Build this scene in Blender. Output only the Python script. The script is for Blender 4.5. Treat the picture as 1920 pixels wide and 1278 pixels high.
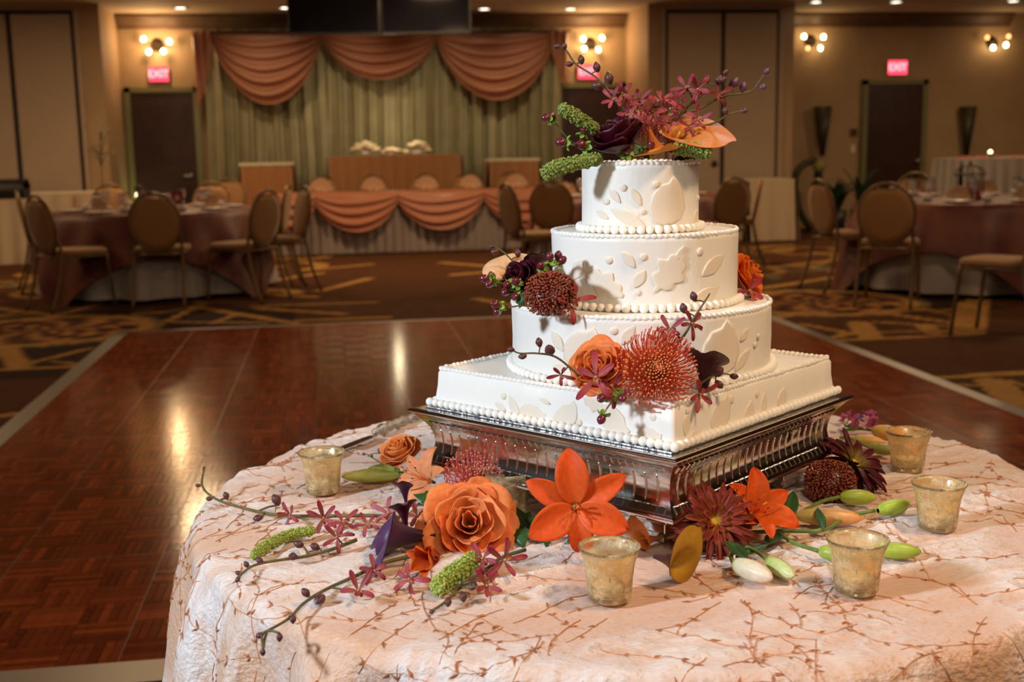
import bpy, math, random
import numpy as np
from mathutils import Matrix, Vector

for o in list(bpy.data.objects): bpy.data.objects.remove(o, do_unlink=True)
C = bpy.context.scene.collection
SC = bpy.context.scene
PI = math.pi
rnd = random.Random(7)

# ------------------------------------------------------------------ camera
FPX, EYE = 2200.0, 1.25
PITCH, ROLL, YAW = math.atan(363/2200.0), 0.018, math.atan(328.6/2230.0)
FW = np.array([math.sin(YAW)*math.cos(PITCH), math.cos(YAW)*math.cos(PITCH), -math.sin(PITCH)])
RT0 = np.array([math.cos(YAW), -math.sin(YAW), 0.0]); UP0 = np.cross(RT0, FW)
RT = RT0*math.cos(ROLL) - UP0*math.sin(ROLL); UP = UP0*math.cos(ROLL) + RT0*math.sin(ROLL)
ORG = np.array([0, 0, EYE])
cam_d = bpy.data.cameras.new('camera'); cam = bpy.data.objects.new('camera', cam_d); C.objects.link(cam)
cam.matrix_world = Matrix(((RT[0], UP[0], -FW[0], 0), (RT[1], UP[1], -FW[1], 0), (RT[2], UP[2], -FW[2], EYE), (0, 0, 0, 1)))
cam_d.sensor_fit = 'HORIZONTAL'; cam_d.sensor_width = 36.0; cam_d.lens = FPX*36/1920
cam_d.clip_start = 0.05; cam_d.clip_end = 100
cam_d.dof.use_dof = True; cam_d.dof.focus_distance = 1.50; cam_d.dof.aperture_fstop = 6.3
SC.camera = cam
# ------------------------------------------------------------------ view, world, main lights
SC.view_settings.view_transform = 'Standard'; SC.view_settings.look = 'None'
SC.view_settings.gamma = 1.0; SC.view_settings.use_curve_mapping = False
SC.view_settings.exposure = 0.0
w = bpy.data.worlds.new('world'); SC.world = w; w.use_nodes = True
w.node_tree.nodes['Background'].inputs[0].default_value = (1.0, 0.72, 0.48, 1)
w.node_tree.nodes['Background'].inputs[1].default_value = 0.11

def lamp(name, kind, loc, energy, col, target=None, size=0.1, spot=None, blend=0.5, sizey=None):
    d = bpy.data.lights.new(name, kind); d.energy = energy; d.color = col
    if kind == 'AREA':
        d.shape = 'DISK' if sizey is None else 'RECTANGLE'; d.size = size
        if sizey: d.size_y = sizey
    else: d.shadow_soft_size = size
    if kind == 'SPOT': d.spot_size = spot or 1.2; d.spot_blend = blend
    o = bpy.data.objects.new(name, d); C.objects.link(o); o.location = loc
    if target is not None:
        o.rotation_euler = (Vector(target)-Vector(loc)).to_track_quat('-Z', 'Y').to_euler()
    return o
WARM = (1.0, 0.66, 0.36)
KEYC = (0.72, 0.85, 1.0)
# daylight-coloured lamp on the photographer's left, warm ceiling lamp over the table, added soft fill from the front
lamp('key_light', 'SPOT', (-2.6, 0.35, 2.25), 490, KEYC, (0.45, 1.60, 0.92), 0.16, 0.85, 0.35)
lamp('table_downlight', 'AREA', (1.5, 0.55, 3.0), 44, (1.0, 0.66, 0.37), (0.45, 1.5, 0.8), 0.35)
lamp('front_fill_light', 'AREA', (0.35, -1.3, 2.9), 34, (1.0, 0.87, 0.70), (0.42, 1.5, 0.85), 1.1)  # added fill above and behind the camera, brightens flower, stand and cake fronts
lamp('table_backlight', 'AREA', (1.9, 3.9, 3.0), 16, (0.88, 0.93, 1.0), (0.5, 1.6, 0.9), 0.30)
for i, (x, y, e) in enumerate([(-4.5, 6.5, 22), (-1.2, 6.5, 14), (2.0, 7.0, 28), (5.2, 6.5, 34), (-4.5, 11.5, 55), (-1.6, 13.2, 75),
                               (1.2, 12.2, 90), (3.6, 11.5, 60), (6.5, 11.8, 60), (9, 13.5, 50), (-6.5, 13.5, 35)]):
    lamp('ceiling_lamp', 'AREA', (x, y, 3.0), e*0.72, WARM, (x, y, 0), 0.5)

def V(a, b, c):
    """screen-right, world-up, toward the camera (horizontal)"""
    f = np.array([math.sin(YAW), math.cos(YAW), 0])
    return RT0*a + np.array([0, 0, 1.0])*b - f*c
def ray(x, y):
    d = FW*FPX + RT*(x-960) - UP*(y-639); return d/np.linalg.norm(d)
def pz(x, y, z): d = ray(x, y); return ORG + d*((z-EYE)/d[2])
def py(x, y, Y): d = ray(x, y); return ORG + d*(Y/d[1])
def proj(p):
    v = np.asarray(p)-ORG; q = v@FW; return 960+FPX*(v@RT)/q, 639-FPX*(v@UP)/q
def mpp(p): return float((np.asarray(p)-ORG)@FW)/FPX    # metres per pixel at p

# ------------------------------------------------------------------ materials
MATS = {}
def mat(name, col=(.8, .8, .8), rough=.5, metal=0.0, attr=False, var=0.0, vscale=30, bump=0.0, bscale=60, bstretch=None, trans=0.0,
        spec=0.5, sheen=0.0, emit=None, estr=0.0, transl=0.0, col2=None, sub=0.0, coat=0.0, ior=1.45, alpha=1.0):
    if name in MATS: return MATS[name]
    m = bpy.data.materials.new(name); m.use_nodes = True; nt = m.node_tree; N = nt.nodes; L = nt.links
    b = N['Principled BSDF']; I = b.inputs
    I['Base Color'].default_value = (*col, 1); I['Roughness'].default_value = rough; I['Metallic'].default_value = metal
    I['Specular IOR Level'].default_value = spec; I['Transmission Weight'].default_value = trans; I['IOR'].default_value = ior
    I['Sheen Weight'].default_value = sheen; I['Coat Weight'].default_value = coat; I['Alpha'].default_value = alpha
    if sub: I['Subsurface Weight'].default_value = sub; I['Subsurface Radius'].default_value = (.01, .006, .003); I['Subsurface Scale'].default_value = 0.5
    src = None
    if attr:
        a = N.new('ShaderNodeAttribute'); a.attribute_name = 'Col'; src = a.outputs['Color']
    tc = None
    if var or bump or col2: tc = N.new('ShaderNodeTexCoord')
    if var or col2:
        n = N.new('ShaderNodeTexNoise'); n.inputs['Scale'].default_value = vscale; n.inputs['Detail'].default_value = 4
        L.new(tc.outputs['Object'], n.inputs['Vector'])
        mx = N.new('ShaderNodeMix'); mx.data_type = 'RGBA'
        r = N.new('ShaderNodeMapRange'); r.inputs[1].default_value = .35; r.inputs[2].default_value = .65
        L.new(n.outputs['Fac'], r.inputs[0]); L.new(r.outputs[0], mx.inputs['Factor'])
        if src is not None:
            hs = N.new('ShaderNodeHueSaturation'); hs.inputs['Value'].default_value = 1-var; L.new(src, hs.inputs['Color'])
            L.new(src, mx.inputs['A']); L.new(hs.outputs[0], mx.inputs['B'])
        else:
            mx.inputs['A'].default_value = (*col, 1)
            mx.inputs['B'].default_value = (*(col2 if col2 else tuple(c*(1-var) for c in col)), 1)
        src = mx.outputs['Result']
    if src is not None: L.new(src, I['Base Color'])
    if bump:
        n = N.new('ShaderNodeTexNoise'); n.inputs['Scale'].default_value = bscale; n.inputs['Detail'].default_value = 5
        if bstretch:
            mp = N.new('ShaderNodeMapping'); mp.inputs['Scale'].default_value = bstretch; L.new(tc.outputs['Object'], mp.inputs[0]); L.new(mp.outputs[0], n.inputs['Vector'])
        else: L.new(tc.outputs['Object'], n.inputs['Vector'])
        bp = N.new('ShaderNodeBump'); bp.inputs['Strength'].default_value = bump; bp.inputs['Distance'].default_value = 0.01
        L.new(n.outputs['Fac'], bp.inputs['Height']); L.new(bp.outputs[0], I['Normal'])
    if emit: I['Emission Color'].default_value = (*emit, 1); I['Emission Strength'].default_value = estr
    if transl:
        t = N.new('ShaderNodeBsdfTranslucent'); t.inputs[0].default_value = (*col, 1)
        if src is not None: L.new(src, t.inputs[0])
        ms = N.new('ShaderNodeMixShader'); ms.inputs[0].default_value = transl
        L.new(b.outputs[0], ms.inputs[1]); L.new(t.outputs[0], ms.inputs[2]); L.new(ms.outputs[0], N['Material Output'].inputs[0])
    MATS[name] = m; return m

# ------------------------------------------------------------------ mesh buffer
class B:
    def __init__(s): s.v = []; s.f = []; s.c = []; s.hascol = False
    def add(s, vs, fs, M=None, col=None):
        vs = np.asarray(vs, float)
        if M is not None:
            A = np.array(M); vs = vs@A[:3, :3].T + A[:3, 3]
        o = len(s.v); s.v.extend(map(tuple, vs)); s.f.extend([tuple(i+o for i in q) for q in fs])
        if col is not None:
            s.hascol = True; c = np.asarray(col, float)
            if c.ndim == 1: c = np.tile(c, (len(vs), 1))
            s.c.extend(map(tuple, c))
        else: s.c.extend([(1, 1, 1)]*len(vs))
        return s
    def grid(s, fn, nu, nv, cu=False, cv=False, M=None, col=None):
        vs = []; cs = []
        for i in range(nu):
            u = i/(nu if cu else nu-1)
            for j in range(nv):
                v = j/(nv if cv else nv-1); vs.append(fn(u, v))
                if col: cs.append(col(u, v))
        fs = []
        for i in range(nu if cu else nu-1):
            for j in range(nv if cv else nv-1):
                a = i*nv+j; b = i*nv+(j+1) % nv; c = ((i+1) % nu)*nv+(j+1) % nv; d = ((i+1) % nu)*nv+j
                fs.append((a, b, c, d))
        return s.add(vs, fs, M, cs if col else None)
    def lathe(s, prof, n=24, M=None, mod=None, col=None):
        vs = []
        for (r, z) in prof:
            for k in range(n):
                a = 2*PI*k/n; q = r*(mod(a, z) if mod else 1); vs.append((q*math.cos(a), q*math.sin(a), z))
        fs = [(i*n+k, i*n+(k+1) % n, (i+1)*n+(k+1) % n, (i+1)*n+k) for i in range(len(prof)-1) for k in range(n)]
        return s.add(vs, fs, M, col)
    def tube(s, pts, r, n=6, M=None, col=None, cap=True):
        P = [np.asarray(p, float) for p in pts]; m = len(P)
        R = r if hasattr(r, '__len__') else [r]*m
        vs = []; prev = None
        for i in range(m):
            t = P[min(i+1, m-1)]-P[max(i-1, 0)]; t = t/(np.linalg.norm(t)+1e-12)
            if prev is None:
                a = np.array([0, 0, 1.0]) if abs(t[2]) < .9 else np.array([1.0, 0, 0])
            else: a = prev
            x = a-t*(a@t); x /= np.linalg.norm(x)+1e-12; y = np.cross(t, x); prev = x
            for k in range(n):
                q = 2*PI*k/n; vs.append(P[i]+R[i]*(x*math.cos(q)+y*math.sin(q)))
        fs = [(i*n+k, i*n+(k+1) % n, (i+1)*n+(k+1) % n, (i+1)*n+k) for i in range(m-1) for k in range(n)]
        if cap: fs += [tuple(range(n))[::-1], tuple((m-1)*n+k for k in range(n))]
        return s.add(vs, fs, M, col)
    def ball(s, c, r, seg=8, rings=6, M=None, col=None):
        rx, ry, rz = r if hasattr(r, '__len__') else (r, r, r)
        vs = [(c[0], c[1], c[2]-rz)]
        for i in range(1, rings):
            p = -PI/2+PI*i/rings
            for k in range(seg):
                a = 2*PI*k/seg; vs.append((c[0]+rx*math.cos(p)*math.cos(a), c[1]+ry*math.cos(p)*math.sin(a), c[2]+rz*math.sin(p)))
        vs.append((c[0], c[1], c[2]+rz)); e = len(vs)-1
        fs = [(0, 1+(k+1) % seg, 1+k) for k in range(seg)]
        for i in range(rings-2):
            for k in range(seg):
                a = 1+i*seg; fs.append((a+k, a+(k+1) % seg, a+seg+(k+1) % seg, a+seg+k))
        a = 1+(rings-2)*seg; fs += [(a+k, a+(k+1) % seg, e) for k in range(seg)]
        return s.add(vs, fs, M, col)
    def box(s, x0, x1, y0, y1, z0, z1, M=None, col=None):
        vs = [(x, y, z) for z in (z0, z1) for y in (y0, y1) for x in (x0, x1)]
        fs = [(0, 2, 3, 1), (4, 5, 7, 6), (0, 1, 5, 4), (2, 6, 7, 3), (0, 4, 6, 2), (1, 3, 7, 5)]
        return s.add(vs, fs, M, col)
    def prism(s, poly, z0, z1, M=None, col=None):
        n = len(poly); vs = [(x, y, z0) for x, y in poly]+[(x, y, z1) for x, y in poly]
        fs = [tuple(range(n))[::-1], tuple(range(n, 2*n))]+[(i, (i+1) % n, n+(i+1) % n, n+i) for i in range(n)]
        return s.add(vs, fs, M, col)
    def mesh(s, name, m=None, smooth=True):
        me = bpy.data.meshes.new(name); me.from_pydata(s.v, [], s.f)
        if smooth: me.polygons.foreach_set('use_smooth', [True]*len(me.polygons))
        if s.hascol:
            a = me.attributes.new('Col', 'FLOAT_COLOR', 'POINT')
            a.data.foreach_set('color', np.c_[np.array(s.c), np.ones(len(s.c))].astype(np.float32).ravel())
        if m: me.materials.append(m)
        me.update(); return me
    def obj(s, name, m, parent=None, smooth=True, bevel=0, solid=0):
        return link(name, s.mesh(name, m, smooth), parent, bevel, solid)
def link(name, me, parent=None, bevel=0, solid=0):
    o = bpy.data.objects.new(name, me); C.objects.link(o)
    if parent is not None: o.parent = parent
    if bevel:
        md = o.modifiers.new('bevel', 'BEVEL'); md.width = bevel; md.segments = 2; md.limit_method = 'ANGLE'
    if solid:
        md = o.modifiers.new('solidify', 'SOLIDIFY'); md.thickness = solid; md.offset = 0
    return o
def tag(o, label, cat, group=None, kind=None):
    o['label'] = label; o['category'] = cat
    if group: o['group'] = group
    if kind: o['kind'] = kind
    return o
def struct(o, label=None):
    o['kind'] = 'structure'
    if label: o['label'] = label
    return o
def thing(name, label, cat, M=None, group=None):
    o = bpy.data.objects.new(name, None); C.objects.link(o); o.empty_display_size = .02
    if M is not None: o.matrix_world = M
    return tag(o, label, cat, group)
def at(p, rz=0.0): return Matrix.Translation(Vector(p)) @ Matrix.Rotation(rz, 4, 'Z')
def orient(p, d, roll=0.0, s=1.0):
    """local +Z along d"""
    q = Vector(d).normalized().to_track_quat('Z', 'Y').to_matrix().to_4x4()
    return Matrix.Translation(Vector(p)) @ q @ Matrix.Rotation(roll, 4, 'Z') @ Matrix.Scale(s, 4)
def orient2(p, d, xdir):
    """local +Z along d, local +X as near xdir as possible"""
    z = Vector(d).normalized(); x = Vector(xdir); x = (x-z*x.dot(z)).normalized(); y = z.cross(x)
    return Matrix(((x[0], y[0], z[0], p[0]), (x[1], y[1], z[1], p[1]), (x[2], y[2], z[2], p[2]), (0, 0, 0, 1)))
def smooth_path(pts, n=8):
    """Catmull-Rom"""
    P = [np.asarray(p, float) for p in pts]; P = [2*P[0]-P[1]]+P+[2*P[-1]-P[-2]]; out = []
    for i in range(1, len(P)-2):
        for k in range(n):
            t = k/n; a, b, c, d = P[i-1], P[i], P[i+1], P[i+2]
            out.append(.5*((2*b)+(c-a)*t+(2*a-5*b+4*c-d)*t*t+(3*b-a-3*c+d)*t**3))
    out.append(P[-2]); return out
def copy_tree(o, M, label=None, group=None):
    r = o.copy(); C.objects.link(r); r.matrix_world = M
    if label: r['label'] = label
    if group: r['group'] = group
    for ch in o.children:
        c = ch.copy(); C.objects.link(c); c.parent = r
        for g in ch.children:
            d = g.copy(); C.objects.link(d); d.parent = c
    return r
# ================================================================== the room
M_wall = mat('wall_paint', (.40, .27, .15), .75, var=.10, vscale=3, bump=.05, bscale=40)
M_panel = mat('partition_vinyl', (.40, .30, .21), .6, var=.06, vscale=2)
M_dark = mat('dark_reveal', (.02, .018, .018), .6)
M_crown = mat('crown_wood', (.13, .07, .035), .45, var=.2, vscale=8)
M_ceil = mat('ceiling_paint', (.48, .37, .25), .8)
M_door = mat('door_veneer', (.045, .016, .012), .4, var=.3, vscale=6)
M_dframe = mat('door_frame_paint', (.17, .16, .07), .5)
M_chrome = mat('chrome', (.7, .7, .7), .2, 1.0)
ZC = 3.06; YB = 16.5; YF = 15.3; XL = -2.75; XR = 4.12; XR2 = 6.12

# carpet: woven pattern drawn as a colour attribute on a fine floor grid
def carpet():
    x0, x1, y0, y1, st = -8.0, 12.0, 4.0, 16.6, .035
    nx = int((x1-x0)/st)+1; ny = int((y1-y0)/st)+1
    X, Y = np.meshgrid(np.linspace(x0, x1, nx), np.linspace(y0, y1, ny))
    brown = np.array([.075, .030, .012]); darkb = np.array([.030, .014, .010]); gold = np.array([.36, .19, .055]); rust = np.array([.24, .085, .030]); sage = np.array([.10, .09, .045])
    col = np.tile(brown, (ny, nx, 1))
    def put(mask, c):
        col[mask] = c
    def seg(a, b, wd, c=gold):
        a = np.array(a[:2]); b = np.array(b[:2]); d = b-a; t = np.clip(((X-a[0])*d[0]+(Y-a[1])*d[1])/(d@d), 0, 1)
        put(np.hypot(X-a[0]-t*d[0], Y-a[1]-t*d[1]) < wd, c)
    def ring(cx, cy, r, wd, c=gold, a0=None, a1=None):
        m = abs(np.hypot(X-cx, Y-cy)-r) < wd
        if a0 is not None:
            A = np.degrees(np.arctan2(Y-cy, X-cx)) % 360; m &= ((A-a0) % 360) < ((a1-a0) % 360)
        put(m, c)
    def medallion(cx, cy, r):
        D = np.hypot(X-cx, Y-cy); A = np.arctan2(Y-cy, X-cx)
        put(D < r*1.12, sage); put((D < r*1.12) & (np.sin(A*26) > .2) & (D > r*1.02), gold*.7)
        put(D < r*.98, darkb); put(abs(D-r*.95) < .05, gold)
        f = np.sin(A*8+D*9)*np.cos(D*22); put((D < r*.88) & (f > -.1), rust); put((D < r*.88) & (f > .45), gold)
    # dark bands either side of the aisle, then rosettes, frames and swirls
    put(((X < -.35) | (X > 1.75)) & (Y > 8.0) & (Y < 9.7) & (X < 4.9), darkb)
    put((X < -1.6) & (Y > 6.9) & (Y < 8.3), darkb)
    r2 = random.Random(3)
    for side in (-1, 1):
        for k in range(46):
            cx = r2.uniform(-6.5, -.15) if side < 0 else r2.uniform(1.9, 9.5)
            cy = r2.uniform(9.9, 14.6); rr = r2.uniform(.25, .6); a = r2.uniform(0, 360)
            ring(cx, cy, rr, r2.uniform(.035, .09), gold*r2.uniform(.55, 1.0), a, (a+r2.uniform(90, 190)) % 360)
            if k % 3 == 0: ring(cx+.3, cy+.2, rr*.5, .06, sage)
    medallion(-2.1, 8.85, .72); medallion(3.75, 8.75, .74); medallion(-5.0, 8.85, .72); medallion(6.9, 8.85, .74)
    F = lambda x, y: pz(x, y, 0)
    L_ = [((0, 693), (152, 687), .035), ((0, 780), (40, 774), .04), ((10, 650), (38, 688), .07), ((40, 684), (172, 652), .03), ((95, 676), (150, 684), .02),
          ((310, 603), (368, 576), .035), ((368, 575), (554, 606), .045), ((327, 603), (500, 605), .03), ((400, 605), (440, 590), .03),
          ((0, 578), (95, 590), .04), ((100, 592), (180, 572), .03), ((480, 574), (700, 566), .05), ((485, 578), (640, 588), .05), ((565, 600), (726, 594), .05), ((600, 545), (690, 522), .06), ((590, 505), (695, 495), .05),
          ((1505, 608), (1615, 628), .035), ((1548, 638), (1832, 626), .035), ((1540, 640), (1590, 624), .03), ((1610, 605), (1632, 632), .08), ((1640, 603), (1790, 612), .03), ((1735, 610), (1750, 624), .07), ((1650, 622), (1780, 620), .02),
          ((1787, 622), (1806, 566), .04), ((1820, 624), (1834, 560), .09), ((1640, 584), (1792, 606), .04), ((1660, 582), (1800, 580), .03), ((1640, 565), (1790, 590), .03),
          ((1740, 708), (1925, 698), .04), ((1775, 720), (1840, 722), .025), ((1862, 715), (1920, 768), .09), ((1880, 712), (1925, 722), .03),
          ((1440, 600), (1500, 585), .05), ((1430, 540), (1560, 520), .06), ((1450, 500), (1560, 488), .05), ((830, 492), (930, 500), .06), ((850, 515), (930, 508), .06), ((895, 560), (960, 572), .05), ((480, 530), (600, 512), .06), ((470, 550), (590, 556), .05)]
    for a, b, wd in L_: seg(F(*a), F(*b), wd)
    col *= (1+.10*np.random.RandomState(1).randn(ny, nx, 1)).clip(.7, 1.3)
    inside = (X > -1.5) & (X < 3.0) & (Y > 2.9) & (Y < 8.4)
    b = B(); b.hascol = True
    b.v = list(map(tuple, np.c_[X.ravel(), Y.ravel(), np.zeros(nx*ny)])); b.c = list(map(tuple, col.reshape(-1, 3)))
    idx = np.arange(nx*ny).reshape(ny, nx); keep = ~(inside[:-1, :-1])
    b.f = list(map(tuple, np.stack([idx[:-1, :-1][keep], idx[:-1, 1:][keep], idx[1:, 1:][keep], idx[1:, :-1][keep]], -1).tolist()))
    # plain carpet nearer the camera and beneath the dance floor
    for (xa, xb, ya, yb) in ((x0, x1, -4, y0),):
        b.add([(xa, ya, 0), (xb, ya, 0), (xb, yb, 0), (xa, yb, 0)], [(0, 1, 2, 3)], None, brown)
    b.add([(-1.55, 2.9, -.002), (3.05, 2.9, -.002), (3.05, 8.5, -.002), (-1.55, 8.5, -.002)], [(0, 1, 2, 3)], None, brown)
    o = b.obj('floor', mat('carpet_weave', attr=True, rough=.95, bump=.25, bscale=250, spec=.1), None, False)
    struct(o, 'dark brown ballroom carpet with gold swirls and medallions')
carpet()

def sbox(name, m, *a, parent=None, label=None):
    o = B().box(*a).obj(name, m, parent, False)
    if parent is None: struct(o, label)
    return o
wb = sbox('wall_back', M_wall, XL-.1, XR+.1, YB, YB+.1, 0, ZC)
sbox('wall_back_right', M_wall, XR2-.1, 12.1, YB, YB+.1, 0, ZC)
sbox('wall_right', M_wall, 12, 12.1, -4, YB, 0, ZC); sbox('wall_left', M_wall, -8.1, -8, -4, YB, 0, ZC)
wl = sbox('wall_left_pier', M_wall, -8, XL, YF, YB, 0, ZC); wr = sbox('wall_right_pier', M_wall, XR, XR2, YF, YB, 0, ZC)
ce = sbox('ceiling', M_ceil, -8.1, 12.1, -4, YB+.1, ZC, ZC+.1)
# folding partition panels set in the piers, dark reveals between them
def panels(parent, xs, zt):
    B().box(xs[0], xs[-1], YF-.012, YF-.001, .02, zt+.05).obj('reveal', M_dark, parent, False)
    for a, b in zip(xs[:-1], xs[1:]):
        B().box(a+.03, b-.03, YF-.05, YF-.012, .05, zt).obj('panel', M_panel, parent, False, .006)
    for x in (xs[0]-.06, xs[-1]+.02):
        B().box(x, x+.05, YF-.04, YF-.001, .02, zt+.06).obj('jamb', M_crown if 0 else M_panel, parent, False)
panels(wl, [-7.6, -6.6, -5.6, -4.72, py(28, 180, YF)[0], py(147, 180, YF)[0]], 2.93)
panels(wr, [py(1247, 180, YF)[0], py(1353, 180, YF)[0], py(1456, 180, YF)[0]], 2.93)
rr = B(); rr.lathe([(0, 0), (.04, 0), (.045, .015), (.02, .03), (0, .03)], 16); h = rr.obj('pull_ring', M_dark, wr); h.matrix_world = orient(py(1339, 307, YF-.05), (0, -1, 0))
# crown moulding
def crown(name, xa, xb):
    prof = [(.0, 2.87), (.05, 2.87), (.06, 2.92), (.12, 2.99), (.16, 3.02), (.16, 3.055), (0, 3.055)]
    b = B(); n = len(prof)
    b.add([(x, YB-d, z) for x in (xa, xb) for d, z in prof], [(i, (i+1) % n, n+(i+1) % n, n+i) for i in range(n)]+[tuple(range(n))[::-1], tuple(range(n, 2*n))])
    struct(b.obj(name, M_crown, None, False))
crown('trim_1', XL+.01, XR-.01); crown('trim_2', XR2+.01, 9.9)
# doors
def door(n, x0, x1, label, hx):
    b = B(); b.box(x0, x1, YB-.05, YB, .01, 2.05); d = b.obj('door_%d' % n, M_door, None, False); struct(d, label)
    f = B(); 
    for a in ((x0-.08, x0-.003), (x1+.003, x1+.08)): f.box(*a, YB-.075, YB, 0, 2.12)
    f.box(x0-.08, x1+.08, YB-.075, YB, 2.053, 2.12); f.obj('door_frame', M_dframe, d, False)
    h = B(); h.tube([(hx, YB-.05, .95), (hx, YB-.10, .95), (hx+.09*(1 if hx < (x0+x1)/2 else -1), YB-.11, .95)], .012); h.ball((hx, YB-.055, .95), .03)
    h.obj('door_handle', M_chrome, d)
door(1, py(245, 172, YB)[0], py(362, 172, YB)[0], 'dark wooden exit door under the exit sign left of the curtain', py(358, 310, YB)[0])
door(2, py(1052, 172, YB)[0], py(1160, 172, YB)[0], 'dark wooden door right of the curtain, behind the cake flowers', 4.0)
door(3, py(1625, 160, YB)[0], py(1727, 160, YB)[0], 'dark red wooden door in the far right wall', py(1720, 330, YB)[0])
# exit signs
M_sign = mat('exit_sign_face', (.5, .02, .03), .4, emit=(1.0, .05, .10), estr=2.2); M_signbox = mat('exit_sign_box', (.25, .2, .15), .5)
M_letter = mat('exit_sign_letter', (.8, .3, .3), .4, emit=(1.0, .42, .45), estr=2.2)
def exit_sign(xa, xb, za, zb, label):
    cx = (xa+xb)/2; t = thing('exit_sign', label, 'exit sign', at((cx, YB, (za+zb)/2)), 'red lit exit signs')
    wd = (xb-xa)/2; hh = (zb-za)/2
    B().box(-wd-.01, wd+.01, -.05, -.001, -hh-.01, hh+.01).obj('housing', M_signbox, t, False)
    B().box(-wd, wd, -.056, -.0505, -hh, hh).obj('face', M_sign, t, False)
    cu = bpy.data.curves.new('exit_text', 'FONT'); cu.body = 'EXIT'; cu.align_x = 'CENTER'; cu.align_y = 'CENTER'; cu.size = hh*1.5; cu.extrude = .003; cu.space_character = .92
    tmp = bpy.data.objects.new('exit_text', cu); C.objects.link(tmp)
    dg = bpy.context.evaluated_depsgraph_get(); me = bpy.data.meshes.new_from_object(tmp.evaluated_get(dg)); me.materials.clear(); me.materials.append(M_letter)
    bpy.data.objects.remove(tmp)
    o = link('exit_lettering', me, t); o.matrix_local = Matrix.Translation((0, -.059, 0)) @ Matrix.Rotation(PI/2, 4, 'X')
q = lambda x, y: py(x, y, YB)
for (xa, ya, xb, yb, lab) in ((280, 126, 317, 153, 'red exit sign above the door left of the curtain'), (1083, 122, 1120, 148, 'red exit sign behind the cake flowers, right of the curtain'), (1663, 114, 1697, 140, 'red exit sign above the far right door')):
    exit_sign(q(xa, ya)[0], q(xb, yb)[0], q(xa, yb)[2], q(xa, ya)[2], lab)
# sconces
M_bulb = mat('lit_bulb', (1, .9, .7), .3, emit=(1.0, .74, .36), estr=28); M_bulb_dim = mat('dim_bulb', (1, .8, .5), .3, emit=(1.0, .45, .16), estr=3.0)
M_bronze = mat('bronze', (.06, .04, .02), .4, .6)
def sconce(px, py_, bulbs, label, energy):
    p = q(px, py_); t = thing('wall_sconce', label, 'wall lamp', at((p[0], YB, p[2])), 'four-bulb wall sconces')
    b = B(); b.lathe([(0, 0), (.09, 0), (.085, .02), (.03, .035), (.02, .09), (0, .095)], 20, Matrix.Rotation(PI/2, 4, 'X')); b.obj('back_plate', M_bronze, t)
    for (bx, by, dim) in bulbs:
        e = q(bx, by); lx, lz = e[0]-p[0], e[2]-p[2]
        B().tube(smooth_path([(0, -.07, 0), (lx*.5, -.13, lz*.5-.03), (lx, -.13, lz-.045)], 5), .009, 6).obj('arm', M_bronze, t)
        sh = B(); sh.lathe([(.012, -.045), (.022, -.035), (.012, -.03)], 10, Matrix.Translation((lx, -.13, lz))); sh.obj('socket', M_bronze, t)
        B().ball((lx, -.13, lz), (.028, .028, .034), 12, 8).obj('bulb', M_bulb_dim if dim else M_bulb, t)
    d = bpy.data.lights.new('sconce_glow', 'POINT'); d.energy = energy; d.color = (1.0, .62, .30); d.shadow_soft_size = .05
    lo = bpy.data.objects.new('sconce_glow', d); C.objects.link(lo); lo.location = (p[0], YB-.30, p[2])
sconce(295, 84, ((272, 75, 0), (320, 80, 0), (282, 99, 0), (309, 98, 0)), 'four-bulb wall sconce left of the curtain', 15)
sconce(1106, 82, ((1090, 75, 0), (1125, 73, 0), (1092, 93, 0), (1118, 95, 0)), 'four-bulb wall sconce right of the curtain above the cake flowers', 15)
sconce(1519, 77, ((1501, 70, 0), (1537, 71, 0), (1508, 92, 1), (1531, 92, 0)), 'wall sconce on the right wall beside the pier', 2.5)
sconce(1859, 80, ((1842, 72, 1), (1882, 70, 1), (1853, 91, 0), (1877, 86, 0)), 'wall sconce near the right edge of the picture', 2.5)
# recessed ceiling lights
M_down = mat('downlight_lens', (1, 1, .95), .4, emit=(1.0, .95, .80), estr=6)
for (px, yy, lab) in ((338, 15, 'recessed ceiling light above the left sconce'), (535, 15, 'recessed ceiling light beside the hanging screen, on its left'), (908, 17, 'recessed ceiling light beside the hanging screen, on its right'), (1070, 17, 'recessed ceiling light above the cake flowers'), (1530, 4, 'recessed ceiling light before the right wall, the left one'), (1680, 4, 'recessed ceiling light before the right wall, the middle one'), (1900, 2, 'recessed ceiling light before the right wall, the right one')):
    p = pz(px, yy, ZC-.01); t = thing('ceiling_light', lab, 'ceiling light', at(p), 'recessed ceiling lights')
    B().lathe([(.075, .008), (.078, -.006), (.10, -.006), (.105, .009)], 24).obj('trim_ring', M_ceil, t)
    B().lathe([(0, .002), (.075, .002)], 24).obj('lens', M_down, t)
# hanging screen pair
M_scr = mat('screen_glass', (.004, .004, .006), .08); M_scrb = mat('screen_bezel', (.012, .012, .014), .35)
t = thing('hanging_video_screen', 'large black video screen hanging from the ceiling before the curtain', 'screen', at((py(712, 0, 13)[0], 13, ZC)))
sw = (py(885, 40, 13)[0]-py(541, 40, 13)[0])/2; zb = py(712, 63, 13)[2]-ZC
for s_ in (-1, 1):
    a, b = (-sw, -.006) if s_ < 0 else (.006, sw)
    f = B().box(a, b, 0, .10, zb, -.05).obj('screen_case', M_scrb, t, False, .006)
    B().box(a+.02, b-.02, -.004, -.0005, zb+.02, -.07).obj('display_glass', M_scr, f, False)
    B().box((a+b)/2-.03, (a+b)/2+.03, .03, .07, -.05, -.001).obj('hanger', M_scrb, t, False)

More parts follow.
